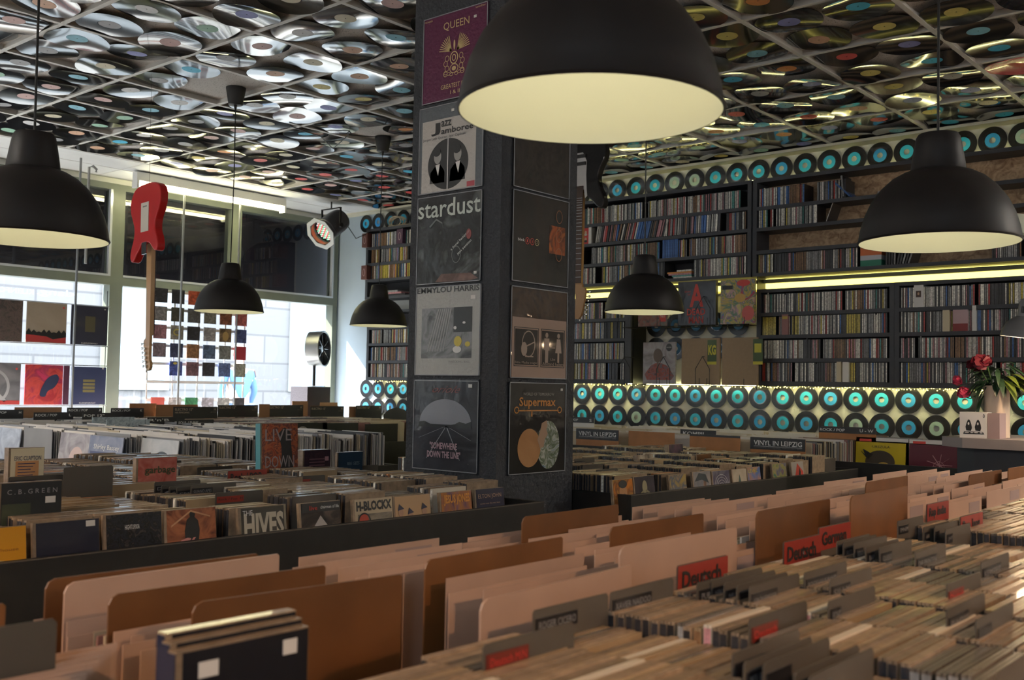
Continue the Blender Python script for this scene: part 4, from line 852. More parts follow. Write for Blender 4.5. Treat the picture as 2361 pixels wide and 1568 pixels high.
for k in range(4): panel(t, 'gold_list_line', mat('olive_gold_print', (.22, .19, .08), .5), -.045, .05, .095+.026*k, .114+.026*k)
txt(t, 'KLEINFORMAT', TXTW, -.07, .06, .008, .018); sticker(t, .11, .278)
# grid of small covers
gp = thing('cover_rack', 'white slatted rack in the window holding rows of small square covers', 'rack', (4.36, 7.64, H))
for i in range(8): box('rail', WHITE, .06, .99, -.004, .01, .738-.1475*i-.012, .738-.1475*i+.010, gp)
for x in (.07, .30, .53, .79, .985): box('upright', WHITE, x-.006, x+.006, .0101, .016, -.3298, .745, gp)
GC = [['d', 'd', 'o', '', '', ''], ['g', 'dk', 'dg', 'gm', 'br', 'rw'], ['rp', 'cy', 'd', 'lg', 'by', 'bl'], ['pg', 'db', 'of', 'b2', 'gg', 'r'], ['', 'bb', 'mv', 'd', 'mc', 'gy'], ['', '', '', '', '', ''], ['rs', 'w', 'gn', 'lw', 'ld', 'd']]
GM = {'d': ('charcoal', (.035, .035, .045)), 'o': ('orange red', (.40, .08, .04)), 'g': ('grey', (.22, .21, .22)), 'dk': ('dark olive', (.06, .06, .05)), 'dg': ('dark grey', (.09, .09, .10)), 'gm': ('mid grey', (.20, .20, .19)), 'br': ('rust brown', (.20, .07, .04)), 'rw': ('red and grey', (.35, .10, .10)), 'rp': ('dusty pink', (.28, .14, .17)), 'cy': ('grey with yellow ring', (.26, .25, .22)), 'lg': ('light grey', (.30, .29, .31)), 'by': ('brown and yellow', (.18, .12, .07)), 'bl': ('blue', (.06, .08, .20)), 'pg': ('purple grey', (.20, .16, .19)), 'db': ('dark blue', (.05, .06, .12)), 'of': ('orange flame', (.28, .14, .07)), 'b2': ('steel blue', (.09, .13, .22)), 'gg': ('green grey', (.22, .23, .22)), 'r': ('bright red', (.42, .04, .06)), 'bb': ('cobalt blue', (.06, .09, .32)), 'mv': ('mauve', (.17, .10, .12)), 'mc': ('multicoloured', (.10, .14, .30)), 'gy': ('sage grey', (.30, .31, .27)), 'rs': ('plain coral red', (.62, .12, .10)), 'w': ('pale lettered', (.52, .50, .52)), 'gn': ('green and brown', (.06, .25, .12)), 'lw': ('pale lilac', (.44, .42, .50)), 'ld': ('pale speckled', (.38, .37, .38))}
rowname = ('top', 'second', 'third', 'fourth', 'fifth', '', 'lowest'); colname = ('first', 'second', 'third', 'fourth', 'fifth', 'sixth')
for r_, rowv in enumerate(GC):
    for c_, k in enumerate(rowv):
        if not k: continue
        if r_ == 0 and c_ > 2: continue
        n_, col = GM[k]; x = 4.455+.154*c_+(.115/2); z = .632-.1475*r_+.0105
        m = art('cover_'+k, [tuple(v*.6 for v in col), col, tuple(min(1, v*1.7) for v in col)] if k not in ('rs', 'r') else [col, col], 24, len(k)+ord(k[0]) % 9, coat=.2)
        t = cover('small_cover', '%s square cover, window rack %s row, %s from left' % (n_, rowname[r_], colname[c_]), 'cover', x, 7.615, H+z, .116, .116, m, 0, .008, 'small covers on the window rack')
        if k == 'cy': ring(t, 'yellow_ring', mat('ring_yellow', (.55, .45, .10), .5), 0, .06, .036, .028, .010, 2)
        if k == 'by': ell(t, 'guitar_print', mat('tan_print', (.45, .30, .12), .5), 0, .05, .03, .04, 2)
        if k == 'bb': ell(t, 'yellow_disc_print', mat('ring_yellow', (.55, .45, .10), .5), -.01, .10, .018, .010, 2)
# thin wire hook and hanging lines at the far left window
hk = MB().tube([(0, 0, -.72), (0, 0, 0), (.03, 0, .012), (.06, 0, -.01), (.055, 0, -.03)], .010, 8).build('x', mat('grey_hook', (.38, .38, .38), .5), None, (3.73, 7.35, H+1.58), smooth=True); hk.name = 'ceiling_hook'; tag(hk, 'grey bent metal hook hanging by the left window, above the big sleeves', 'hook')
# ---------------------------------------------------------------- pedestrian outside
def skin(name, joints, edges, m, parent=None, sub=2):
    me = bpy.data.meshes.new(name); me.from_pydata([j[0] for j in joints], edges, []); me.materials.append(m); o = ob(name, me, parent)
    mo = o.modifiers.new('skin', 'SKIN'); mo.use_smooth_shade = True; me.skin_vertices.new() if not me.skin_vertices else None
    for v, j in zip(me.skin_vertices[0].data, joints): r = j[1]; v.radius = r if isinstance(r, tuple) else (r, r)
    me.skin_vertices[0].data[0].use_root = True
    s = o.modifiers.new('sub', 'SUBSURF'); s.levels = s.render_levels = sub; return o
pt = thing('person', 'person in blue denim jacket and pale trousers seen from behind outside the window', 'person', (8.72, 12.6, 0), 0)
DEN = mat('blue_denim', (.07, .15, .30), .8); TRO = mat('pale_blue_trousers', (.16, .24, .36), .8); SKN = mat('skin', (.55, .36, .28), .6)
J = [((0, 0, .95), (.15, .11)), ((0, 0, 1.15), (.15, .11)), ((0, 0, 1.36), (.19, .12)), ((0, 0, 1.47), (.09, .08)), ((0, 0, 1.53), .055), ((0, -.01, 1.60), (.078, .09)), ((0, -.01, 1.70), (.072, .085)),
     ((-.20, 0, 1.40), .062), ((-.27, .02, 1.15), .048), ((-.30, -.06, .92), .036), ((-.30, -.08, .84), .034), ((.20, 0, 1.40), .062), ((.28, .0, 1.15), .048), ((.27, .10, .95), .036), ((.27, .13, .88), .034),
     ((-.09, 0, .88), .095), ((-.10, .06, .50), .062), ((-.10, -.02, .10), .045), ((-.11, .10, .035), .040), ((.09, 0, .88), .095), ((.10, -.03, .50), .062), ((.10, -.18, .12), .045), ((.10, -.08, .04), .040)]
E = [(0, 1), (1, 2), (2, 3), (3, 4), (4, 5), (5, 6), (2, 7), (7, 8), (8, 9), (9, 10), (2, 11), (11, 12), (12, 13), (13, 14), (0, 15), (15, 16), (16, 17), (17, 18), (0, 19), (19, 20), (20, 21), (21, 22)]
skin('body', J, E, SKN, pt)
JJ = [(Vector(p), tuple(x*1.14 for x in (r if isinstance(r, tuple) else (r, r)))) for p, r in J]
skin('jacket', [JJ[i] for i in (0, 1, 2, 3, 7, 8, 9, 11, 12, 13)], [(0, 1), (1, 2), (2, 3), (2, 4), (4, 5), (5, 6), (2, 7), (7, 8), (8, 9)], DEN, pt)
skin('trousers', [(Vector((0, 0, .93)), (.165, .125))]+[JJ[i] for i in (15, 16, 17, 19, 20, 21)], [(0, 1), (1, 2), (2, 3), (0, 4), (4, 5), (5, 6)], TRO, pt)
MB().ball((0, .01, 1.70), .098, 0, 16, (.95, 1.05, 1.1)).build('hair', mat('grey_brown_hair', (.16, .12, .10), .8), pt, smooth=True)
for s in (-1, 1):
    MB().ball((s*.11, .04 if s < 0 else -.12, .035), .06, 0, 12, (.8, 1.8, .55)).build('shoe', MATTB, pt, smooth=True)
    hx, hy, hz = (-.30, -.085, .80) if s < 0 else (.27, .14, .83)
    for k in range(4): MB().tube([(hx+(k-1.5)*.014, hy, hz), (hx+(k-1.5)*.014, hy+.006, hz-.04), (hx+(k-1.5)*.013, hy+.02, hz-.07+.006*abs(k-1.5))], [.008, .0075, .006], 6).build('finger', SKN, pt, smooth=True)
    MB().tube([(hx, hy+.02, hz+.03), (hx, hy+.045, hz), (hx, hy+.05, hz-.025)], [.009, .009, .007], 6).build('thumb', SKN, pt, smooth=True)
# ---------------------------------------------------------------- browser bins
def bin_(label, x0, x1, y0, y1, ztop, parts=(), axis='x', front_h=.22, low=None):
    """open-topped box on legs; ztop relative to the eye; parts = partition positions"""
    t = thing('browser_bin', label, 'bin', (x0, y0, 0)); w, d = x1-x0, y1-y0; zt = H+ztop; zb = zt-front_h; s = .018
    MB().box(0, w, 0, s, zb, zt).build('front_panel', [BIN], t); MB().box(0, w, d-s, d, zb, zt).build('rear_panel', BIN, t)
    for x in (0, w-s): MB().box(x, x+s, s+.0005, d-s-.0005, zb, zt).build('side_panel', BIN, t)
    MB().box(s+.0005, w-s-.0005, s+.0005, d-s-.0005, zb+.001, zb+.02).build('bottom_board', BIN, t)
    for p in parts: MB().box(p-x0-.004, p-x0+.004, s+.001, d-s-.001, zb+.021, zt-.03).build('partition', BIN, t) if axis == 'x' else MB().box(s+.001, w-s-.001, p-y0-.004, p-y0+.004, zb+.021, zt-.03).build('partition', BIN, t)
    for x in (.03, w-.09):
        for y in (.03, d-.09): MB().box(x, x+.06, y, y+.06, 0, zb-.0005).build('leg', BIN, t)
    MB().box(.02, w-.02, .10, d-.10, .30, .32).build('lower_shelf', BIN, t)
    e = MB(); e.box(.001, w-.001, -.0006, .002, zt-.002, zt+.0006); e.build('worn_edge', BINEDGE, t)
    return t
bin_('long foreground bin of CD cases and LP sleeves', -.75, 4.35, .10, 1.385, -.345, [], 'x', .31)
bin_('bin of CD cases with covers facing out, left of the pillar', .10, 2.545, 2.035, 2.262, -.352, [])
bin_('second half of the CD bin, stretching back beside the pillar', .10, 2.545, 2.264, 4.02, -.36, [])
bin_('CD bin at the right of the pillar', 3.03, 5.025, 2.035, 3.30, -.365, [])
bin_('LP bin with milky plastic sleeves, left of the centre', 2.455, 3.95, 4.19, 6.05, -.43, [], 'y', .20)
bin_('bin of old LPs with ELECTRO signs before the window corner', 4.0, 6.2, 5.50, 7.37, -.40, [], 'x', .205)
bin_('LP bin under the shop window at the far left', 1.7, 3.95, 6.15, 7.35, -.40, [], 'x', .20)
bin_('LP bin along the shelf wall with VINYL IN LEIPZIG signs', 5.03, 6.46, 1.05, 4.9, -.335, [], 'y', .277)

b0 = bpy.data.objects['browser_bin']; MB().box(.02, 5.08, .02, .80, H-.430, H-.409).build('raised_floor', BIN, b0)
for nm, w_, d_, z_ in (('browser_bin.001', 2.445, .227, -.434), ('browser_bin.002', 2.445, 1.756, -.434), ('browser_bin.003', 1.995, 1.265, -.447)): MB().box(.019, w_-.019, .019, d_-.019, H+z_-.012, H+z_).build('raised_floor', BIN, bpy.data.objects[nm])
# ---- CD cases in bins (front faces -Y)
def jewel(k):
    b = MB()
    b.box(-.071, .071, .0000, .0038, 0, .125, 0); b.box(-.071, .071, .0050, .0097, 0, .1246, 0); b.box(-.0712, -.0700, .0006, .0092, .004, .121, 1); b.box(-.069, .069, .0038, .0050, .002, .1215, 2)
    return b.mesh('cd_case', [CASEP if k != 'white' else mat('white_case_top', (.62, .56, .46), .3, coat=.5), SPM[{'beige': 'dark', 'dark': 'grey', 'amber': 'brown', 'white': 'rose', 'orange': 'red'}[k]], CASEB])
JW = {k: jewel(k) for k in ('beige', 'dark', 'amber', 'white', 'orange')}
CASED = mat('dark_case_top', (.14, .12, .10), .25, coat=.5, var=.3, rnd=.3); JW['dark'].materials[0] = CASED
JW['amber'].materials[0] = mat('amber_case_top', (.34, .24, .14), .3, coat=.4, var=.2, rnd=.2); JW['orange'].materials[0] = mat('orange_card_top', (.50, .20, .08), .5)
jobs = []
def cdcol(xc, ya, yb, z, where, dens=.97, jit=.004, pitch=.0115, dark=.10):
    y = ya; dz = 0; run = 0
    while y < yb:
        if run <= 0: dz = R.uniform(-.003, .002); run = R.randrange(5, 22); blk = R.choice(['beige']*6+['amber', 'dark'])
        run -= 1
        if R.random() < dens:
            k = blk if R.random() < .7 else R.choice(['beige', 'beige', 'amber', 'white', 'dark'])
            if R.random() < .008: k = 'orange'
            jobs.append((xc+R.uniform(-1, 1)*jit*.6, y, z-.125+dz+R.uniform(-.0015, .0015), k, where))
        y += pitch
B1 = [.7205+.1545*k for k in range(-3, 23)]          # seams between columns in the foreground bin
for i, s in enumerate(B1[:-1]):
    xc = s+.0772
    if xc < .72: ya, yb, wh = .50, .70, 'left part of the foreground bin'
    elif xc < 1.3: ya, yb, wh = .30, .735, 'foreground bin, columns in front of the pinkish dividers'
    elif xc < 2.1: ya, yb, wh = .24, .725+.02*math.sin(i*2), 'foreground bin, columns around the red signs'
    else: ya, yb, wh = .22, .74, 'foreground bin, far right columns'
    if 2.0 < xc < 2.13: yb = .60
    cdcol(xc, ya, yb, H-.264+(.004 if i % 5 == 2 else 0)-(.012 if i % 7 == 4 else 0), wh)
def one_jewel(it):
    x, y, z, k, wh = it
    o = ob('cd_case', JW[k], None, (x, y, z), (R.uniform(-.02, .02), R.uniform(-.006, .006), R.uniform(-.008, .008)))
    tag(o, '%s-topped CD case filed upright in the %s' % (k, wh), 'CD', '%s CD cases, %s' % (k, wh))
JM = [CASEP, SPM['pale'], CASED, SPM['dark'], JW['amber'].materials[0], JW['orange'].materials[0], JW['white'].materials[0]]
JI = {'beige': (0, 3), 'dark': (2, 3), 'amber': (4, 3), 'white': (6, 1), 'orange': (5, 3)}
def box_jewel(b, it):
    x, y, z, k, wh = it; a, s = JI[k]
    b.box(x-.0698, x+.071, y, y+.0038, z, z+.125, a); b.box(x-.0698, x+.071, y+.0050, y+.0097, z, z+.1246, a); b.box(x-.069, x+.069, y+.0038, y+.0050, z+.002, z+.1215, 3); b.box(x-.0712, x-.0700, y+.0008, y+.0092, z+.004, z+.121, s)
jobs = [j for j in jobs if inframe((j[0], j[1], j[2]+.125), 60)]
near = jobs; jobs = []
many(near, one_jewel, 150, lambda c: math.dist((c[0], c[1], c[2]), (0, 0, H)), 'foreground_cd_cases', 'dense columns of upright CD cases in the middle and right of the foreground bin', 'CDs', JM, box_jewel)
# bin left of the pillar: front rows with covers, columns behind
C2 = [.887, 1.041, 1.196, 1.328, 1.528, 1.705, 1.889, 2.032, 2.210, 2.358]
fronty = [2.10, 2.095, 2.10, 2.10, 2.10, 2.10, 2.105, 2.10, 2.10, 2.10]
for i, x in enumerate([.42, .575, .73]+C2[:]):
    for ya, yb in ((2.125, 2.245), (2.29, 2.62), (2.66, 3.06), (3.12, 3.94)):
        cdcol(x+.004*math.sin(i*3+ya), ya+R.uniform(0, .05)*(ya > 2.2), yb-R.uniform(0, .05), H-.293+.01*math.sin(i*1.7+ya*3), 'CD bin left of the pillar', .97, .008)
C3 = [3.06+.07, 3.205, 3.435, 3.615, 3.774, 3.925, 4.06, 4.27, 4.47, 4.64, 4.80, 4.93]
for i, x in enumerate(C3):
    for ya, yb in ((2.125, 2.42), (2.47, 2.80), (2.85, 3.26)): cdcol(x, ya+R.uniform(0, .03), yb-R.uniform(0, .05), H-.308+.008*math.sin(i*2.7+ya*3), 'CD bin right of the pillar', .97, .006)
many(jobs, one_jewel, 0, lambda c: c[1]*2+c[0], 'middle_cd_cases', 'dense columns of upright CD cases in the two bins beside the pillar', 'CDs', JM, box_jewel)

# ---- CD case with a printed front
CAMB = mat('clear_case_front', (.10, .10, .10), .2, coat=1)
def fcase(label, x0, x1, y, z, m, h=.120, lean=-.12, th=.0098, cat='CD', name='cd_case', rot=0):
    w = x1-x0; t = thing(name, label, cat, ((x0+x1)/2, y, H+z-h), (lean, 0, rot))
    MB().box(-w/2, w/2, 0, th, 0, h).build('case', CASEP, t); q = MB().box(-w/2+.006, w/2-.001, -.0007, -.0001, .0015, h-.0015).build('front_cover', m, t)
    return t, w, h
t, w, h = fcase('dark navy CD cover with a strip of five small portraits, front row left', .971, 1.111, 2.075, -.288, mat('navy_cover_print', (.012, .014, .03), .3, coat=.9))
for k in range(5): panel(t, 'portrait_frame', mat('brownish_photo', (.20, .13, .11), .4), -.058+.0245*k, -.035+.0245*k, .022, .045, 2); ell(t, 'portrait', BLACK, -.0465+.0245*k, .033, .007, .009, 3)
txt(t, 'Grand Mal', TXTW, -.002, .036, .016, .023, 4); sticker(t, .050, .110, .020, .012)
t, w, h = fcase('black CD cover with faint trees, front row beside the five-portrait cover', 1.120, 1.256, 2.075, -.284, art('dark_tree_photo', [(.008, .008, .010), (.02, .022, .03), (.01, .01, .01), (.06, .05, .05)], 60, 2)); txt(t, 'HIGHTOPIXIA', TXTW, -.020, .014, .085, .095, 2); ell(t, 'small_figure', mat('warm_pale_print', (.35, .25, .20), .5), .012, .018, .014, .010, 2)
t, w, h = fcase('orange-brown CD cover lettered Glow with a dark standing figure, front row', 1.262, 1.394, 2.075, -.285, art('sunset_print', [(.10, .03, .02), (.42, .15, .07), (.20, .07, .04)], 14, 9))
shape(t, 'figure', BLACK, [(-.012, .010), (-.016, .07), (-.010, .095), (.004, .105), (.018, .092), (.022, .07), (.014, .008)], 2); ell(t, 'figure_head', BLACK, .004, .106, .007, .009, 2); txt(t, 'Glow', mat('pink_glow_ink', (.55, .22, .20), .4), -.052, .045, .025, .055, 4, slant=.25, bold=.03); shape(t, 'roof_line', mat('pale_orange_print', (.55, .28, .14), .4), [(-.05, .085), (0, .116), (.05, .10), (.05, .097), (0, .112), (-.05, .081)], 3)
t, w, h = fcase('pale CD cover lettered THE HIVES, front row', 1.459, 1.598, 2.08, -.295, art('pale_beige_print', [(.20, .17, .12), (.32, .28, .20)], 8, 2)); txt(t, 'HIVES', mat('dull_cream_ink', (.50, .45, .35), .5), -.055, .060, .045, .105, 3, bold=.04); txt(t, 'THE', TXTW, -.058, -.030, .100, .112, 3); panel(t, 'dark_top', mat('dark_olive_print', (.05, .045, .035), .5), -.062, .062, .055, .118, 2)
t, w, h = fcase('dark CD cover with a lit white gabled house, front row', 1.638, 1.771, 2.08, -.297, art('dusk_trees_print', [(.015, .013, .012), (.05, .04, .035), (.16, .11, .09)], 16, 3)); shape(t, 'house_gable', mat('pale_house_print', (.42, .38, .35), .5), [(-.045, .03), (.0, .085), (.045, .03)], 2); panel(t, 'house_porch', mat('pale_house_print', (.4, .36, .33), .5), -.05, .05, .010, .026, 2); panel(t, 'title_bar', BLACK, -.058, .064, .095, .117, 2); txt(t, 'live', TXTR, -.035, -.010, .100, .111, 3); txt(t, 'chairman of life', TXTW, .0, .060, .102, .110, 3)
t, w, h = fcase('cream CD cover with bold black H-BLOCKX lettering, front row', 1.818, 1.959, 2.085, -.301, mat('cream_cover_print', (.50, .40, .27), .35, coat=.9)); txt(t, 'H-BLOCKX', BLACK, -.060, .066, .088, .114, 2, bold=.05); panel(t, 'band_photo', art('grey_band_photo', [(.10, .09, .08), (.32, .27, .20)], 20, 3), -.055, .066, .003, .080, 2); ell(t, 'cockerel_emblem', mat('red_cockerel', (.45, .06, .03), .5), -.035, .062, .016, .022, 3); ring(t, 'checker_ring', BLACK, -.035, .056, .024, .028, .004, 4)
t, w, h = fcase('cream CD cover with three uniformed figures in side caps, front row', 1.962, 2.104, 2.085, -.302, mat('peach_cover_print', (.52, .33, .18), .35, coat=.9))
for k, (cx, cz) in enumerate(((-.045, .062), (-.008, .050), (.045, .060))): ell(t, 'figure_head', mat('warm_skin_print', (.42, .24, .15), .5), cx, cz+.012, .009, .012, 3); shape(t, 'side_cap', mat('navy_cap_print', (.03, .03, .06), .5), [(cx-.012, cz+.018), (cx-.006, cz+.036), (cx+.012, cz+.022)], 4); shape(t, 'uniform', mat('navy_cap_print', (.03, .03, .06), .5), [(cx-.024, .018), (cx-.018, cz-.008), (cx, cz+.002), (cx+.018, cz-.008), (cx+.022, .018)], 2)
panel(t, 'red_caption', TXTW, -.05, .055, .006, .014, 4)
t, w, h = fcase('orange and purple CD cover with sun-ray face, front row near the pillar', 2.143, 2.277, 2.085, -.303, art('purple_orange_print', [(.12, .07, .13), (.42, .16, .04), (.20, .10, .14)], 12, 3)); txt(t, 'JESUS JONES', mat('orange_ink', (.65, .26, .04), .5), -.052, .058, .080, .112, 3, bold=.04)
for k in range(12): a = PI*k/11; shape(t, 'sun_ray', mat('yellow_ray', (.62, .42, .14), .5), [(.012*math.cos(a+.2), .030+.012*math.sin(a+.2)), (.048*math.cos(a), .030+.040*math.sin(a)), (.012*math.cos(a-.2), .030+.012*math.sin(a-.2))], 2)
ell(t, 'beast_face', mat('dark_face_print', (.08, .06, .06), .5), 0, .028, .018, .022, 4)
t, w, h = fcase('navy CD cover lettered ELTON JOHN at the right end of the front row', 2.292, 2.424, 2.085, -.303, mat('deep_navy_print', (.02, .02, .045), .35, coat=.9)); txt(t, 'ELTON JOHN', mat('tan_ink', (.40, .24, .16), .5), -.052, .052, .088, .104, 2); txt(t, 'rocket man the very best', mat('tan_ink', (.4, .24, .16), .5), -.045, .045, .072, .078, 2); ell(t, 'moon_face', mat('peach_disc', (.5, .3, .18), .5), .0, .024, .014, .012, 2)
t, w, h = fcase('orange-yellow case lettered erhouse, cut off at the left edge of the front row', .816, .958, 2.075, -.290, mat('orange_yellow_print', (.62, .28, .015), .4, coat=.6)); txt(t, 'powerhouse', mat('dark_orange_ink', (.35, .12, .01), .5), -.02, .055, .070, .078, 2); ring(t, 'rounded_emblem', mat('cream_orange_ink', (.62, .42, .16), .5), .01, .030, .045, .026, .002, 2)
# stood-up cases and boxes behind
t, w, h = fcase('dark CD case lettered C.B. GREEN standing proud at the left', .953, 1.088, 2.21, -.217, mat('dark_slate_cover', (.03, .034, .036), .3, coat=.9), .125, 0); txt(t, 'C . B . G R E E N', mat('grey_ink2', (.30, .28, .30), .5), -.050, .056, .100, .110, 3); panel(t, 'green_photo', mat('dull_green_photo', (.06, .07, .045), .4, coat=.6), -.060, .000, .02, .080, 2); sticker(t, .042, .085, .022, .014)
t, w, h = fcase('cream box lettered ERIC CLAPTON standing at the far left', 1.274, 1.373, 2.90, -.190, CREAM, .125, 0, .026, 'box set', 'box_set'); txt(t, 'ERIC CLAPTON', mat('navy_ink', (.02, .03, .10), .5), -.034, .040, .090, .102, 3); panel(t, 'orange_label', mat('light_orange_print', (.50, .24, .10), .5), -.030, .034, .035, .088, 2)
for k in range(5): panel(t, 'text_line', mat('navy_ink', (.02, .03, .1), .5), -.024, .024-.006*(k % 3), .080-.008*k, .082-.008*k, 3)
t, w, h = fcase('red mottled case lettered garbage standing above the CDs', 1.540, 1.668, 2.70, -.216, art('red_mottled_print', [(.35, .07, .05), (.46, .15, .12)], 30, 3), .125, 0, .018); txt(t, 'garbage', mat('dark_green_ink', (.05, .06, .02), .5), -.038, .058, .074, .100, 3, bold=.02)
t, w, h = fcase('tall book-like case with red and dark leaf picture and raised letters LIVE DOWN', 2.107, 2.262, 2.90, -.134, art('autumn_leaf_print', [(.30, .06, .03), (.45, .13, .05), (.12, .04, .04), (.50, .16, .07)], 34, 2), .19, -.05, .026, 'box set', 'box_set')
shape(t, 'dark_figure', BLACK, [(.0, .0), (.01, .10), (-.005, .155), (.02, .175), (.045, .16), (.05, .10), (.06, .0)], 2); txt(t, 'LIVE', mat('thin_grey_ink', (.3, .25, .25), .5), -.06, .05, .13, .17, 3); txt(t, 'DOWN', mat('thin_grey_ink', (.3, .25, .25), .5), -.06, .06, .04, .08, 3); box('teal_spine', mat('teal_spine_print', (.04, .22, .26), .4), -.0790, -.0778, .0, .026, 0, .19, t)
P0 = onY(735, 1037, 2.95); t, w, h = fcase('dark CD case on a thick white box, right of the leafy book', P0.x-.07, P0.x+.055, 2.95, P0.z-H, art('dark_purple_print', [(.03, .02, .03), (.06, .03, .04)], 30, 1), .125, 0, .035); panel(t, 'pink_sticker', mat('pink_sticker', (.45, .25, .28), .5), .035, .052, .085, .100, 3)
for k in range(6): panel(t, 'text_line', mat('dull_pink_ink', (.16, .07, .09), .5), -.035, .035, .09-.011*k, .094-.011*k, 3)
P0 = onY(805, 1042, 3.05); t, w, h = fcase('dark blue CD case lettered BEE GEES beside the pillar', P0.x-.058, P0.x+.07, 3.05, P0.z-H, mat('steel_blue_print', (.03, .06, .10), .35, coat=.8), .125, 0, .012); txt(t, 'BEE GEES', mat('pale_blue_ink', (.25, .33, .38), .5), -.015, .045, .075, .087, 3)

# ---- dividers
def gdiv(label, a, b_=None, z=-.243, m=GREYD, tx=None, tm=LBLT, lm=LBL, side='l', w=.142, plane=None, red=False, h=.16, group=None, name='divider_card', cat='divider', tw=None):
    """a = picture point of the upper left corner (its place follows from height z), b_ optional second point"""
    p = onZ(a[0], a[1], z) if plane is None else onY(a[0], a[1], plane)
    t = thing(name, label, cat, (p.x, p.y, p.z-h), 0, group)
    MB().prism([(0, 0), (w, 0), (w, h-.004), (w-.004, h), (.003, h), (0, h-.003)], 0, .0016).build('plate', m, t)
    if red: MB().box(.001, w-.001, -.0012, -.0002, h-.042, h-.001).build('red_card', REDC, t); q = txt(t, tx, TXTB, .010, (tw or (w-.022)), h-.034, h-.009, 3, bold=.03)
    elif tx is not None:
        x0 = .004 if side == 'l' else (w*.25); ww = tw or .062; MB().box(x0, x0+ww, -.0012, -.0002, h-.026, h-.010).build('label_strip', lm, t)
        if tx: txt(t, tx, tm, x0+.004, x0+ww-.004, h-.022, h-.014, 3)
    return t
gdiv('large red sign card reading Deutsch, nearest of the red signs in the foreground bin', (1562, 1305), tx='Deutsch', red=True)
gdiv('red sign card reading Deutsch in front of the upright brown board', (1807, 1250), tx='Deutsch', red=True)
gdiv('red sign card reading German behind the second Deutsch sign', (1888, 1217), tx='German', red=True)
gdiv('small red sign card starting with Rap below the white dividers at the right', (2137, 1163), tx='Rap Indie', red=True, z=-.236)
gdiv('small red sign card starting with Rap standing on a grey divider at the far right', (2214, 1192), tx='Rap lang', red=True, z=-.236)
LREDM = mat('black_strip_red_tint', (.16, .02, .012), .4)
for i, (a, s, red, w_) in enumerate((((1230, 1408), 'ROGER CICERO', 0, .075), ((1115, 1488), 'Deutsch M/N', 1, .062), ((1408, 1366), 'XAVIER NAIDOO', 0, .085), ((1608, 1345), 'PUR', 0, .03), ((1640, 1338), 'NENA', 0, .03), ((1671, 1345), 'MIA', 0, .03), ((1700, 1350), '', 0, .03),
        ((1729, 1353), 'GRÖNEMEYER', 0, .07), ((1855, 1321), 'ROCKHAUS BAND', 0, .10), ((1914, 1337), 'SILLY', 0, .06), ((1911, 1387), 'ECHT', 0, .03), ((1729, 1428), 'Deutsch', 1, .06), ((1690, 1507), '', 0, .06), ((1717, 1528), 'KLEE', 0, .04), ((1762, 1530), '', 0, .05), ((1833, 1552), 'DIE ÄRZTE', 0, .06), ((1868, 1560), 'KARAT', 0, .04),
        ((1930, 1249), '', 0, .03), ((1945, 1251), 'FALCO', 0, .03), ((1970, 1253), 'SIDO', 0, .03), ((1997, 1262), 'BAP', 0, .03), ((2029, 1263), 'CLUESO', 0, .045), ((2111, 1275), 'DIE PRINZEN', 0, .09), ((2263, 1297), 'KEIMZEIT', 0, .09), ((2184, 1348), 'Deutsch', 1, .06), ((2184, 1406), 'PUHDYS', 0, .07), ((2251, 1430), '', 0, .05),
        ((2070, 1202), 'EMINEM', 0, .05), ((2130, 1216), 'NAS', 0, .025), ((2155, 1214), '', 0, .02), ((2181, 1221), 'JAY', 0, .03))):
    d = ('reading '+s) if s and not red else ('with a reddish strip' if red else 'with a plain dark strip')
    L = ['nearest the pinkish divider', 'at the lower left edge of the CD columns', 'just left of the big Deutsch sign', 'right beside the big Deutsch sign', 'tight behind the PUR card', 'tight beside the NENA card', 'closest before the long-lettered card', 'in the middle of the foreground', 'left of the SILLY card', 'right of the ROCKHAUS card', 'below the SILLY card', 'centre bottom of the foreground', 'nearest the bottom edge on the left', 'in the nearest cluster at the bottom', 'third in the nearest cluster at the bottom', 'in the nearest cluster, lower right', 'rightmost of the nearest bottom cluster',
         'first of the cluster below the German sign', 'in the cluster below the German sign', 'in the cluster below the German sign', 'in the cluster below the German sign', 'rightmost of the cluster below the German sign', 'in the right middle of the bin', 'at the right edge middle', 'at the right, above a dark case', 'at the right edge lower part', 'lowest at the right edge', 'below the first Rap sign', 'left of the second Rap sign', 'wedged beside the NAS card', 'directly left of the second Rap sign'][i]
    gdiv('grey divider card %s, %s' % (d, L), a, tx=s, lm=LREDM if red else LBL, tm=TXTR if red else LBLT, side='l', tw=w_)
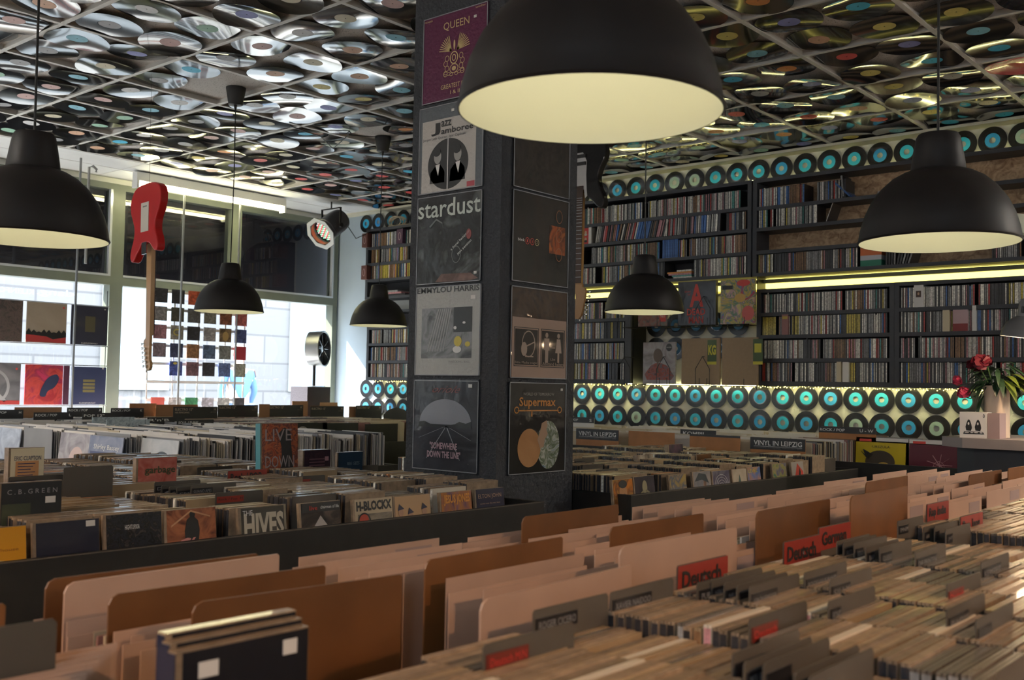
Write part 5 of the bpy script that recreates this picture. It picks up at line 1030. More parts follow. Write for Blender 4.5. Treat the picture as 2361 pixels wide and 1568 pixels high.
for i, (a, s, yy) in enumerate((((440, 1118), 'GUANO APES', 2.42), ((356, 1112), 'DAVE', 2.52), ((372, 1120), 'G', 2.48), ((390, 1122), 'GENESIS', 2.46), ((407, 1124), 'GREEN', 2.44), ((727, 1122), '', 2.45), ((737, 1125), 'HIM', 2.42), ((757, 1128), 'HEROES', 2.38), ((777, 1132), 'HOLE', 2.35), ((783, 1135), 'H-BLOCKX', 2.30), ((875, 1125), 'JAM', 2.35), ((640, 1092), 'ICE', 2.85), ((655, 1098), 'INXS', 2.78), ((810, 1095), 'JOURNEY', 2.72), ((781, 1090), 'JET', 2.78), ((725, 1083), 'NATALIE IMBRUGLIA', 2.92), ((1035, 1110), 'FOO', 2.36), ((1050, 1112), 'TUO', 2.34), ((1065, 1112), 'ELTON JOHN', 2.32), ((480, 1070), '', 3.2), ((455, 1078), '', 3.1), ((560, 1075), '', 3.2), ((150, 1090), '', 2.8), ((20, 1100), 'JOHNNY CASH', 2.62), ((810, 1075), '', 3.1), ((335, 1065), '', 3.3), ((600, 1063), '', 3.5))):
    w_ = {5: 'before the HIM card', 19: 'right of the garbage case', 20: 'left behind the Rock / POP sign', 21: 'behind the garbage case', 22: 'near the cream box', 24: 'behind the steel blue case', 25: 'behind the tall plain divider', 26: 'furthest back'}.get(i, '')
    gdiv(('grey divider card lettered %s in the CD bin left of the pillar' % s) if s else 'blank grey divider card in the left CD bin, '+w_, a, tx=s or None, plane=yy, w=.14)
gdiv('bright red sign card reading Rock / POP standing behind the CDs', (525, 1086), plane=2.82, tx='Rock / POP', red=True, w=.15)
for a, yy, s, lab in (((497, 1137), 2.28, 'Rock / Pop  H', 'behind THE HIVES cover'), ((667, 1100), 2.68, 'Rock / Pop  I', 'in the middle of the bin'), ((833, 1102), 2.62, 'Rock / Pop  J', 'left of the pillar foot')):
    gdiv('grey divider with red label %s, %s' % (s.replace('  ', ' '), lab), a, plane=yy, tx=s, lm=REDC, tm=TXTB, tw=.08, w=.145)
gdiv('tall plain grey-brown divider card between the C.B. GREEN and garbage cases', (147, 1078), plane=2.6, w=.135)
for a, yy, s, lab in (((1325, 1058), 2.6, 'STONES', 'leftmost, beside the pillar'), ((1340, 1082), 2.35, 'KINKS', 'near the front left'), ((1375, 1083), 2.28, 'RAMONES', 'at the front left'), ((1470, 1048), 2.9, '', 'under the tilted silver case'), ((1545, 1052), 2.75, 'MARILLION', 'under the purple case'), ((1500, 1080), 2.38, 'LENNY', 'front centre'), ((1515, 1083), 2.30, 'LIMP BIZKIT', 'front centre right'), ((1660, 1062), 2.55, 'MUSE', 'right of the black case'), ((1690, 1065), 2.5, 'LEVEL 42', 'right part'), ((1600, 1060), 2.65, '', 'behind the black case')):
    gdiv('grey divider %s in the bin right of the pillar' % (('lettered '+s+',' if s else 'without lettering,')+' '+lab), a, tx=s or None, plane=yy, w=.14, z=0)
# covers in the bin right of the pillar
C3F = ((3.002, 3.130, -.314, 'orange cover with a dark bearded face', 'orange_face_print', [(.55, .18, .02), (.20, .08, .03), (.50, .25, .05)]), (3.136, 3.273, -.310, 'black cover with a pale octopus', 'octopus_ground', [(.03, .025, .03), (.05, .04, .05)]), (3.372, 3.498, -.316, 'yellow and blue-grey cover', 'yellow_blue_print', [(.40, .28, .08), (.10, .12, .16), (.45, .30, .12)]),
       (3.546, 3.684, -.313, 'grey cover with a woman in a wide dark hat', 'grey_hat_print', [(.18, .18, .20), (.30, .26, .24)]), (3.697, 3.84, -.317, 'dark purple cover with white line pattern', 'purple_line_print', [(.06, .05, .09), (.20, .18, .22)]), (3.86, 3.985, -.318, 'beige cover with small standing figure', 'beige_figure_print', [(.36, .30, .22), (.42, .36, .28)]),
       (3.99, 4.11, -.316, 'blue and orange cover lettered LEVEL', 'blue_orange_print', [(.05, .12, .30), (.45, .20, .06)]), (4.22, 4.36, -.310, 'multicoloured robot picture cover', 'robot_print', [(.10, .22, .14), (.40, .35, .12), (.15, .15, .25), (.35, .12, .08)]), (4.408, 4.534, -.310, 'white and red cover with a black raised arm', 'red_white_print', [(.48, .45, .42), (.50, .46, .44)]))
for x0, x1, z, lab, an, cols in C3F:
    t, w, h = fcase('%s, CD row right of the pillar' % lab, x0, x1, 2.085, z, art(an, cols, 14, len(an)), .118)
    if 'octopus' in lab:
        OC = mat('octopus_ink', (.28, .24, .14), .5); ell(t, 'octopus_head', OC, 0, .078, .016, .024, 2)
        for k in range(6):
            s = (-1 if k < 3 else 1)*(.4+.35*(k % 3)); q = [(s*.012, .062), (s*.05, .055-.012*(k % 3)), (s*.058, .03), (s*.04, .012), (s*.046, .010), (s*.066, .03), (s*.056, .062-.012*(k % 3)), (s*.012, .068)]; shape(t, 'tentacle', OC, q if s > 0 else q[::-1], 3)
    if 'bearded' in lab: ell(t, 'face', mat('tan_face_print', (.42, .20, .08), .5), .0, .07, .024, .034, 2); ell(t, 'beard', BLACK, .004, .046, .022, .020, 3); ell(t, 'hair', BLACK, 0, .10, .026, .014, 3); shape(t, 'arm', BLACK, [(.02, .0), (.035, .04), (.055, .03), (.05, .0)], 3)
    if 'hat' in lab: shape(t, 'hat', mat('dark_hat_print', (.03, .04, .05), .5), [(-.055, .08), (-.02, .112), (.03, .105), (.05, .07), (.0, .085)], 2); ell(t, 'face', mat('warm_skin_print', (.42, .24, .15), .5), .02, .068, .012, .018, 1); ell(t, 'round_sticker', PAPER, -.03, .03, .012, .012, 2)
    if 'line pattern' in lab:
        for k in range(4): ring(t, 'line_pattern', TXTW, 0, .055, .02+.012*k, .014+.011*k, .0012, 2)
    if 'standing figure' in lab: shape(t, 'small_figure', mat('dark_teal_print', (.05, .09, .08), .5), [(-.010, .01), (-.014, .06), (.0, .095), (.012, .06), (.008, .01)], 2)
    if 'LEVEL' in lab: txt(t, 'LEVEL', mat('yellow_ink', (.58, .52, .05), .5), -.05, .03, .095, .110, 3)
    if 'raised arm' in lab: shape(t, 'red_shape', RD, [(-.055, .005), (.0, .11), (.055, .07), (.055, .005)], 2); shape(t, 'black_arm', BLACK, [(-.005, .02), (.02, .09), (.028, .07), (.02, .02)], 3)
for a, yy, ww, hh, ln, lab, m, s in (((1482, 1048), 2.52, .125, .120, -.25, 'tilted silver-white CD case lying on top of the bin right of the pillar', art('silver_print', [(.10, .08, .06), (.50, .42, .32), (.2, .15, .1)], 10, 3), None), ((1545, 1025), 2.80, .142, .125, -.10, 'dark purple CD case standing up, back of the bin right of the pillar', art('purple_photo', [(.03, .025, .04), (.10, .05, .08)], 14, 3), None), ((1608, 1048), 2.48, .142, .125, -.06, 'black and orange case with outlined lettering standing in the bin right of the pillar', art('black_amber', [(.02, .012, .01), (.05, .025, .012), (.16, .06, .015)], 5, 3), 'LED ZEPPELIN')):
    p = onY(a[0], a[1], yy); t, w, h = fcase(lab, p.x, p.x+ww, yy, p.z-H, m, hh, ln, .022)
    if s: txt(t, s, mat('tan_ink', (.40, .24, .16), .5), -.035, .045, .07, .10, 3)
# ---- LP dividers and sleeves in the foreground bin
def lpdiv(label, a, b_, m, name='lp_divider', h=.33, th=.003, group=None, rnd=True, cat='divider'):
    p = onZ(*a, -.25); q = onZ(*b_, -.25); L = (q-p).length; k = max(.8, min(1.0, .325/L))
    pz = -.25*k
    h = .62+pz; p = onZ(*a, pz); q = onZ(*b_, pz); d = q-p; w = d.length; ang = math.atan2(d.y, d.x)*.6
    t = thing(name, label, cat, (p.x, p.y, p.z-h), (0, 0, ang), group)
    MB().prism([(0, 0), (w, 0), (w, h-.003), (w-.003, h), (.012, h), (.004, h-.004), (0, h-.012)], 0, th).build('board', m, t); return t
for lab, a, b_, m in (('dark brown hardboard divider, nearest, behind the black CD boxes', (445, 1390), (950, 1330), WOODB), ('brown hardboard divider second from the left front', (252, 1372), (760, 1305), WOODB), ('brown hardboard divider furthest left, behind the pale one', (106, 1337), (600, 1277), WOODB), ('pale pinkish plastic divider at the left with rounded corner', (150, 1345), (640, 1276), SHEET),
        ('orange-brown hardboard divider in the second LP column', (982, 1292), (1290, 1237), WOODB), ('orange-brown hardboard divider in the third LP column, rear', (1205, 1192), (1425, 1163), WOODB), ('orange-brown hardboard divider in the third LP column, front', (1408, 1216), (1625, 1184), WOODB), ('upright brown hardboard divider left of the German sign', (1745, 1180), (1910, 1150), WOODB), ('tall brown glossy hardboard divider right of the German sign', (1962, 1145), (2085, 1120), WOODB), ('brown hardboard divider behind the tall glossy one', (1997, 1112), (2088, 1096), WOODB), ('brown hardboard divider left of the upright black cases', (2235, 1095), (2310, 1083), WOODB), ('brown hardboard divider cut off by the right edge', (2325, 1080), (2395, 1070), WOODB), ('dark brown divider cut off by the left edge', (-180, 1415), (17, 1393), WOODB)):
    lpdiv(lab, a, b_, m)
lpdiv('pinkish plastic divider with a grey label patch, before the big Deutsch sign', (1110, 1385), (1440, 1300), SHEET); t = lpdiv('pale pinkish divider with grey label patch in front of the third LP column', (1430, 1262), (1707, 1217), SHEET)
panel(t, 'label_patch', mat('mauve_label_patch', (.30, .22, .21), .5), .27, .33, .262, .292, 2)
for i, c in enumerate((.18, .62, 1.02, 1.42, 1.62, 2.02, 2.36, 2.70, 3.04, 3.38, 3.72)):
    y = (.05, 1.075)[i] if i < 2 else .875
    if i == 0: y = 1.0
    if i in (5, 6): y = .92
    cn = ('far left', 'first full', 'second', 'third', 'third', 'fourth', 'fifth', 'sixth', 'seventh', 'eighth', 'last')[i]
    if i == 4: y = 1.18
    top = 1.35
    while y < top:
        z = (-.292 if i < 2 else -.272 if i < 5 else -.262)+R.uniform(-.014, .008)-.010*(y > 1.2)
        w = .32; o = thing('plastic_divider', 'milky plastic divider sheet in the %s LP column of the foreground bin' % cn, 'divider', (c+R.uniform(-.02, .04), y, H+z-.30), R.uniform(-.02, .02), 'milky dividers, %s LP column' % cn)
        MB().prism([(0, 0), (w, 0), (w, .30), (0, .30)], 0, .0014).build('sheet', SHEET, o)
        if R.random() < .4: panel(o, 'label_patch', mat('mauve_label_patch', (.30, .22, .21), .5), .21, .30, .262, .290, 1)
        y += R.choice((.018, .025, .035, .05)) if c < 2.3 else R.choice((.025, .04, .06))
LPC = [mat('lp_edge_'+n, c, .45, coat=.3, var=.1) for n, c in (('cream', (.50, .42, .30)), ('white', (.62, .58, .54)), ('dark', (.03, .028, .03)), ('brown', (.16, .09, .05)), ('rose', (.32, .16, .15)), ('grey', (.20, .20, .21)))]
LPN = ['cream', 'white', 'dark', 'brown', 'rose', 'grey']
lpm = {}
def lpmesh(i, th):
    if (i, th) not in lpm: lpm[(i, th)] = MB().box(-.1575, .1575, 0, th, 0, .315).mesh('record_sleeve', LPC[i])
    return lpm[(i, th)]
lps = []   # (x, y, ztop, rot, colour, th, where)
def lprow(x, y, n, dx, dy, z, rot, where, wts, th=.0032, jz=.006):
    for k in range(n): lps.append((x+dx*k+R.uniform(-.004, .004)*(dx == 0), y+dy*k+R.uniform(-.004, .004)*(dy == 0), H+z+R.uniform(-jz, jz), rot, R.choice(wts), th, where))
for c in (.64, 1.04, 1.54, 2.0, 2.36, 2.70, 3.04, 3.38, 3.72): lprow(c+.165, .845 if c != .64 else 1.07, 42 if c > .7 and c < 2.3 else (24 if c < .7 else 40), 0, .0115, -.312, 0, 'foreground bin below the milky dividers', [0, 0, 1, 3, 1, 4, 0], .0045)
MILK = mat('clear_outer_sleeve', (.52, .55, .58), .25, coat=.8, var=.12)
# left centre bin: four columns of LPs facing -X
for y0, xs, n, wh in ((4.36, 2.62, 150, 'rightmost column of the milky-sleeved LP bin'), (4.70, 2.54, 150, 'middle column of the milky-sleeved LP bin'), (5.04, 2.56, 150, 'third column of the milky-sleeved LP bin'), (5.40, 2.52, 150, 'fourth column of the milky-sleeved LP bin'), (5.76, 2.54, 150, 'leftmost column of the milky-sleeved LP bin')):
    k = 0; x = xs
    while x < 3.86:
        lps.append((x, y0+R.uniform(-.008, .008), H-.262+R.uniform(-.012, .012)-(.02 if (int(k/14) % 3 == 1) else 0), FX, R.choice([1, 1, 5, 1, 0, 2] if k > 6 else [1, 5]), .0038, wh)); x += .0088 if k > 6 else .012; k += 1
for xs, y0, n in ((4.20, 5.62, 120), (4.54, 5.62, 120), (4.88, 5.62, 120), (5.22, 5.62, 120), (5.56, 5.62, 100)): lprow(xs, y0+.03, n-2, 0, .0140, -.268, 0, 'old LP bin under the ELECTRO signs', [0, 3, 0, 4, 2, 0], .0045, .005)
for xs in (1.95, 2.30, 2.65, 3.0, 3.35, 3.70): lprow(xs, 6.25, 60, 0, .0165, -.262, 0, 'LP bin under the shop window', [1, 1, 5, 1], .005)
for yc, x0, n in ((1.55, 5.9, 22), (1.96, 5.9, 22), (2.255, 5.9, 22), (2.56, 5.30, 88), (2.90, 5.30, 88), (3.27, 5.30, 88), (3.62, 5.30, 88), (3.98, 5.30, 88), (4.35, 5.3, 70)):
    for k in range(n): lps.append((x0+.0128*k, yc, H-.268+R.uniform(-.010, .008)+(.012 if k*.0128+x0 > 6.1 else 0), FX, R.choice([1, 1, 0, 1, 0] if yc > 2.7 else [1, 4, 2, 0, 5, 3]), .0045, 'wall-side LP bin'))
lps = [l for l in lps if inframe((l[0], l[1], l[2]), 60) and not (985 < px((l[0], l[1], l[2]))[0] < 1290)]
def one_lp(l):
    x, y, z, r_, c, th, wh = l
    o = ob('record_sleeve', lpmesh(c, th), None, (x, y, z-.315), (0, 0, r_+R.uniform(-.008, .008))); tag(o, '%s-edged LP sleeve filed upright, %s' % (LPN[c], wh), 'record sleeve', '%s LP sleeves, %s' % (LPN[c], wh))
def box_lp(b, l):
    x, y, z, r_, c, th, wh = l
    if r_ == 0: b.box(x-.1575, x+.1575, y, y+th, z-.315, z, c)
    else: b.box(x, x+th, y-.1575, y+.1575, z-.315, z, c)
def lpkey(l): return -.315*FPX/math.dist(l[:3], (0, 0, H))*(1.6 if l[0] > 2.4 and 4.1 < l[1] < 4.5 else 1)
many(lps, one_lp, 250, lpkey, 'filed_lp_sleeves', 'closely filed LP sleeves filling the record bins behind the nearest ones', 'record sleeves', LPC, box_lp)
# front covers of the milky bin
for yc, x, lab, m in ((4.36, 2.572, 'milky sleeve showing a round dark picture, right front of the milky LP bin', 'a'), (4.70, 2.492, 'milky sleeve lettered Shirley over a small white dog-like shape, front of the LP bin', 'b'), (5.04, 2.512, 'milky sleeve with faint pink and red shape, front of the LP bin', 'c'), (5.76, 2.492, 'milky sleeve with crinkled grey film, left front of the LP bin', 'd')):
    t = cover('record_sleeve', lab, 'record sleeve', x, yc, H-.58, .315, .315, art('milky_print_'+m, {'a': [(.40, .42, .44), (.5, .51, .52)], 'b': [(.14, .16, .24), (.24, .26, .34)], 'c': [(.20, .18, .20), (.40, .38, .40)], 'd': [(.45, .50, .58), (.28, .31, .38)]}[m], 9, 2, coat=1, bump=.5), FX, .005, lean=0)
    t.rotation_euler = (-.10, 0, FX)
    if m == 'a': ell(t, 'round_picture', mat('dark_round_print', (.07, .08, .09), .4), .03, .16, .10, .10, 1, 36); ell(t, 'gold_gleam', mat('gold_print', (.40, .30, .10), .4), .0, .20, .012, .05, 2)
    if m == 'b': txt(t, 'Shirley Bassey', TXTW, -.11, .13, .245, .275, 2); panel(t, 'navy_band', mat('navy_band_print', (.05, .06, .14), .4), -.14, .15, .18, .24, 1); ell(t, 'white_shape', PAPER, .03, .06, .05, .035, 2)
    if m == 'c': ell(t, 'pink_shape', mat('pink_shape_print', (.50, .38, .36), .5), .03, .16, .08, .09, 1); ell(t, 'red_shape', mat('dull_red_print', (.25, .05, .05), .4), .01, .11, .05, .05, 2)
t = cover('record_sleeve', 'teal and navy record sleeve cut off by the left picture edge', 'record sleeve', 2.52, 6.12, H-.565, .315, .315, mat('dark_navy_sleeve', (.02, .03, .05), .4, coat=.8), FX); ell(t, 'teal_shape', mat('teal_print', (.03, .28, .32), .4), .05, .15, .07, .13, 1)
# signs on LP dividers
def sign(label, x, y, ztop, w, rot, lines, h=.26, body=CARD, black=None, tm=TXTW):
    t = thing('sign_divider', label, 'sign', (x, y, H+ztop-h), rot, None)
    MB().box(0, w, 0, .003, 0, h).build('board', body, t)
    if black: panel(t, 'black_strip', CARD, 0, w, h-black, h, 1)
    for s, a, c, e, f in lines: txt(t, s, tm, a, c, h+e, h+f, 3, bold=.012)
    return t
VL = [('VINYL IN LEIPZIG', .022, .300, -.042, -.016)]
for y, lab in ((3.872, 'black VINYL IN LEIPZIG sign card on orange board beside the pillar'), (2.687, 'black VINYL IN LEIPZIG sign card above a white strip, right of the orange boards')):
    orange = 'orange' in lab
    t = sign(lab, 5.15, y, -.240, .318, FX, VL, .20, ORANGEB if orange else PAPER, .065)
    panel(t, 'underline', TXTW, .022, .300, .152, .1535, 2); txt(t, 'MUSIKHAUS KIETZ · KLANGKOMBINAT · PETERSTEINWEG 3 · LEIPZIG', mat('grey_ink', (.2, .2, .2), .5), .022, .300, .144, .149, 3); txt(t, 'RECORDS', mat('grey_ink', (.2, .2, .2), .5), .14, .18, .138, .141, 3)
for y, zz, lab, bl in ((3.49, -.240, 'plain orange-brown hardboard divider standing between the two VINYL signs, left one', None), (3.072, -.240, 'orange-brown divider with black top strip, left of the second VINYL sign', .012)):
    t = thing('lp_divider', lab, 'divider', (5.16, y, H+zz-.35), FX); MB().box(0, .318, 0, .003, 0, .35).build('board', ORANGEB, t)
    if bl: panel(t, 'black_strip', CARD, 0, .318, .35-bl, .35, 1)
sign('narrow black ROCK/POP sign lettered U - W above an orange board', 5.9, 2.63, -.190, .345, FX, [('ROCK / POP', .008, .16, -.028, -.012), ('U - W', .25, .33, -.028, -.010)], .20, ORANGEB, .038)
sign('black sign card ending POP S just right of the pillar', 5.9, 4.62, -.195, .34, FX, [('ROCK / POP', .04, .20, -.030, -.012), ('S', .30, .32, -.030, -.010)], .20, PAPER, .040)
sign('dark sign card partly reading KOMPIL between the two orange boards', 5.6, 3.40, -.235, .25, FX, [('KOMPIL', .02, .18, -.035, -.012)], .20, PAPER, .045)
for y, m, lab in ((2.391, 'y', 'yellow record cover lettered URSZULA with a dark-haired head'), (2.085, 'p', 'dark plum record cover with pink line drawing beside the counter')):
    t = cover('record_sleeve', lab, 'record sleeve', 5.86, y-.14, H-.58, .285, .31, mat('yellow_cover', (.55, .42, .02), .35, coat=.7) if m == 'y' else mat('plum_cover', (.10, .015, .03), .35, coat=.7), FX, .006)
    t.rotation_euler = (-.06, 0, FX)
    if m == 'y': txt(t, '·URSZULA·', BLACK, -.05, .06, .278, .292, 3); ell(t, 'dark_hair', mat('dark_hair_print2', (.05, .035, .02), .5), 0, .20, .085, .065, 2); ell(t, 'face', mat('ochre_face_print', (.45, .30, .05), .5), .02, .15, .05, .05, 3); shape(t, 'hair_tuft', BLACK, [(-.07, .21), (-.115, .26), (-.09, .24), (-.10, .27), (-.04, .24)], 2)
    else:
        for k in range(9): a = k*.7; shape(t, 'line_drawing', mat('pink_line_ink', (.42, .20, .22), .5), [(.02, .20), (.02+.07*math.cos(a), .20+.06*math.sin(a)), (.023+.07*math.cos(a), .203+.06*math.sin(a)), (.024, .204)], 2)
        ring(t, 'line_ring', mat('pink_line_ink', (.42, .2, .22), .5), .02, .19, .03, .032, .002, 2)
    t2 = thing('index_card', 'white index card with red tab behind the %s cover' % ('yellow' if m == 'y' else 'plum'), 'divider', (5.90, y+.01, H-.50), FX); MB().box(0, .30, 0, .002, 0, .255).build('card', PAPER, t2); panel(t2, 'red_tab', RD, .02, .09, .232, .246)
# ELECTRO signs and window-bin signs
for i, (a, wpx, yy, lab, s2) in enumerate((((400, 938), .37, 6.75, 'largest black ELECTRO 12 sign with NEUEINGANG underneath', 'NEUEINGANG'), ((503, 934), .37, 6.95, 'black ELECTRO 12 sign right of the NEUEINGANG one', None), ((617, 934), .36, 6.95, 'third ELECTRO 12 sign from the left, below the window rack', None), ((716, 937), .36, 6.9, 'ELECTRO 12 sign on brown board under the round fan', None), ((821, 935), .30, 6.9, 'rightmost ELECTRO 12 sign, nearest the pillar', None))):
    p = onY(*a, yy); t = sign(lab, p.x, p.y, p.z-H, wpx, 0, [('ELECTRO 12"', .012, .16, -.028, -.010), ('3€', wpx-.035, wpx-.012, -.028, -.010)]+([(s2, .012, .13, -.048, -.036)] if s2 else []), .16, CARD, None, mat('beige_ink', (.45, .36, .28), .5))
    txt(t, 'RECORDS', mat('beige_ink', (.45, .36, .28), .5), wpx-.06, wpx-.014, .118, .122, 3)
for a, yy, wd, hh, lab in (((299, 930), 7.2, .22, .20, 'brown hardboard box end with pale paper, left of the ELECTRO signs'), ((360, 933), 7.15, .36, .20, 'brown hardboard divider behind the NEUEINGANG sign'), ((598, 932), 6.8, .10, .16, 'brown divider edge between the second and third ELECTRO signs'), ((674, 925), 7.3, .17, .26, 'light brown divider behind the third ELECTRO sign'), ((738, 928), 7.3, .20, .26, 'light brown divider beneath the round fan'), ((716, 936), 6.93, .30, .16, 'brown divider holding the ELECTRO sign under the fan'), ((805, 937), 6.93, .14, .16, 'brown divider left of the rightmost ELECTRO sign'), ((34, 939), 7.0, .32, .20, 'brown divider under the big window sleeves')):
    p = onY(*a, yy); t = thing('lp_divider', lab, 'divider', (p.x, p.y, p.z-hh), 0); MB().box(0, wd, 0, .003, 0, hh).build('board', mat('tan_hardboard', (.30, .15, .07), .5, var=.15), t)
for a, yy, s, e, lab in (((78, 951), 6.6, 'ROCK / POP', 'L', 'black ROCK / POP sign in the window bin, nearest'), ((155, 940), 7.1, 'ROCK / POP', 'J', 'black ROCK / POP sign against the window under the navy sleeve'), ((256, 941), 7.1, 'ROCK / POP', 'K', 'black ROCK / POP sign against the window, left of the brown box'), ((-40, 945), 6.9, 'ROCK / POP', 'H', 'black sign ending in H cut off by the left edge'), ((190, 952), 6.5, 'POP 12"', '', 'dark blue POP 12 sign in the window bin'), ((340, 962), 5.9, 'R\'n\'B', '', 'dark sign lettered RnB behind the milky sleeves'), ((408, 968), 5.7, 'SOUL / FUNK', '', 'dark sign lettered SOUL / FUNK behind the milky sleeves')):
    p = onY(*a, yy); t = sign(lab, p.x, p.y, p.z-H, .26, 0, [(s, .010, .15, -.026, -.010)]+([(e, .23, .245, -.026, -.010)] if e else []), .14, CARD)
for a, yy, lab in (((215, 962), 5.9, 'crinkled pale plastic sleeve standing above the milky LPs'), ((248, 968), 5.6, 'crinkled blue-grey plastic sleeve standing above the milky LPs')):
    p = onY(*a, yy); cover('plastic_sleeve', lab, 'sleeve', p.x+.13, p.y, p.z-.16, .27, .16, art('crinkled_film', [(.22, .28, .33), (.42, .50, .55), (.18, .22, .26)], 40, 3, coat=1, bump=.8), 0)
p = Vector((0, 5.60, 0))
for a, bx, lab, mm in (((668, 975), 0, 'black sleeve with a pale half disc at the left front of the ELECTRO bin', 'disc'), ((745, 976), 0, 'dark sleeve with faint green leaf print at the front of the ELECTRO bin', 'leaf'), ((842, 978), 0, 'plain black sleeve with tiny white print at the front of the ELECTRO bin', 'tiny')):
    p = onY(a[0], a[1], 5.565); t = cover('record_sleeve', lab, 'record sleeve', p.x+.158, 5.565, p.z-.315, .315, .315, mat('black_sleeve_board', (.010, .010, .012), .4, coat=.5), 0, .004)
    if mm == 'disc': ell(t, 'half_disc', mat('pale_grey_disc_print', (.36, .34, .32), .5), -.05, .20, .07, .09, 1)
    if mm == 'leaf': shape(t, 'leaf_print', mat('dull_green_print', (.05, .09, .06), .5), [(-.04, .16), (-.02, .24), (.02, .27), (.03, .22), (.05, .18), (.0, .15)], 1)
    if mm == 'tiny': txt(t, 'HAUS', TXTW, -.015, .015, .245, .252, 1)
dm = thing('sign_divider', 'round-topped black card beside the rightmost ELECTRO sign', 'sign', (onY(885, 940, 6.7).x, 6.7, onY(885, 940, 6.7).z-.16), 0); MB().prism([(0, 0), (.30, 0), (.30, .10), (.25, .14), (.15, .165), (.05, .14), (0, .10)], 0, .003).build('board', CARD, dm)
cpts = [onZ(x, y, 1.640) for x, y in ((668, 290), (706, 304), (739, 314))]+[onZ(768, 343, 1.60), onZ(804, 311, 1.640), onZ(870, 316, 1.672)]
o = MB().tube([q-cpts[0] for q in cpts], .0035, 6).build('ceiling_cable', WIRE, None, cpts[0], smooth=True); tag(o, 'thin black cable looping under the ceiling records towards the small lamp canopy', 'cable')
# near black CD boxes, and the black boxed cases at the right edge
for i, (yy, zz, x0, lab) in enumerate(((.800, -.232, .500, 'nearest black CD box with two blank price stickers, bottom left'), (.8145, -.227, .503, 'black CD box directly behind the stickered one'), (.829, -.222, .507, 'furthest of the three black CD boxes at the bottom left'))):
    t, w, h = fcase(lab, x0, x0+.142, yy, zz, mat('black_box_cover', (.008, .009, .014), .3, coat=.9), .125, 0, .0135, 'box set', 'cd_box')
    box('spine', mat('blue_black_spine', (.015, .02, .05), .35, coat=.5), -.0722, -.0711, .001, .0125, .002, .123, t)
    if i == 0: sticker(t, -.040, .106, .020, .014); sticker(t, .048, .110, .016, .014)
p = onY(2300, 1115, .95); t, w, h = fcase('dark case with brown picture beside spines lettered 50, right edge', 3.44, 3.60, .95, -.272, art('dark_brown_photo', [(.03, .025, .02), (.10, .07, .04)], 12, 2), .14, 0, .03, 'box set', 'box_set')
for j, s in enumerate(('50', 'MUSIC UNIT')):
    q = box('spine_box', MATTB, -.075-.005*j, -.0741, -.03+.03*j+.0005, -.03+.03*j+.0285, 0, .14, t)
t = gdiv('grey divider card with dark blue patch cut off by the left edge', (-45, 1452), z=-.228, w=.142, h=.12); t.location.x = onZ(132, 1425, -.228).x-.142; t.location.y = onZ(132, 1425, -.228).y; panel(t, 'blue_patch', mat('dark_blue_patch', (.015, .02, .04), .4), .01, .045, .06, .105)
for j in range(7):
    o = thing('plastic_divider', 'milky plastic sheet in the nearest left corner of the foreground bin', 'divider', (onZ(270-14*j, 1482+14*j, -.272).x-(.32 if j < 2 else .20-.01*j), onZ(270-14*j, 1482+14*j, -.272).y, H-.272-.28), 0, 'milky sheets in the nearest left corner'); MB().prism([(0, 0), (.32 if j < 2 else .20-.01*j, 0), (.32 if j < 2 else .20-.01*j, .28), (0, .28)], 0, .0014).build('sheet', SHEET, o)
# cases on the low shelf below the left bin
for j in range(40):
    x = 1.02+.0115*j; k = R.choice(['pale', 'dark', 'red', 'grey', 'yellow', 'rose'])
    o = MB().box(0, .0104, 0, .14, 0, .125).build('cd_case', SPM[k], None, (x, 2.16, H-.352-.22-.165)); tag(o, '%s CD case in the row on the low ledge beneath the left CD bin' % k, 'CD', '%s cases beneath the left CD bin' % k)
MB().box(.93, 1.6, 2.10, 2.26, H-.352-.22-.19, H-.352-.22-.1655).build('low_ledge', BIN); tag(bpy.data.objects['low_ledge'], 'dark ledge beneath the left CD bin carrying a row of cases', 'shelf')
# ---------------------------------------------------------------- counter, vase, flowers, card box, desk lamp
CT = H-.168
ct = thing('shop_counter', 'grey-topped counter end at the right edge, in front of the wall LP bin', 'counter', (4.40, .2, 0))
MB().prism([(0, 0), (0, 1.15), (.10, 1.262), (.62, 1.262), (.62, 0)], CT-.040, CT, 'z').build('worktop', mat('pinkish_grey_worktop', (.30, .25, .24), .5, var=.06), ct)
MB().prism([(.05, 0), (.05, 1.12), (.13, 1.21), (.60, 1.21), (.60, 0)], 0, CT-.0405, 'z').build('cabinet', mat('dark_blue_grey_front', (.020, .023, .032), .5), ct)
vs = thing('flower_vase', 'tall clear glass vase with cream wrapping standing on the counter', 'vase', (4.56, 1.262, CT+.0005))
MB().lathe([(.048, .22), (.047, .005), (.045, 0), (.001, 0), (.001, .008), (.042, .008), (.044, .22)], 40).build('glass', GLASS2, vs, smooth=True)
MB().lathe([(.0495, .215), (.0495, .002)], 40).build('x', mat('cream_wrap', (.60, .47, .36), .5), vs, smooth=True).name = 'paper_wrap'
fl = thing('flower_bouquet', 'bunch of dark red peonies with dark green leaves in the vase', 'flowers', (4.56, 1.262, CT+.02))
LEAF = mat('dark_green_leaf', (.020, .050, .022), .45, var=.3, vscale=30); LEAFY = mat('yellow_green_leaf', (.12, .16, .02), .45, var=.2)
STEM = mat('green_stem', (.05, .10, .03), .5)
heads = [(-.05, .05, .285, .044, 0), (-.03, .092, .280, .026, 0), (-.02, .150, .215, .026, 1), (-.05, .115, .165, .032, 1), (-.06, .02, .295, .030, 0)]
RDD = mat('dark_red_petals', (.14, .006, .018), .55); RDP = mat('pink_red_petals', (.50, .04, .10), .55)
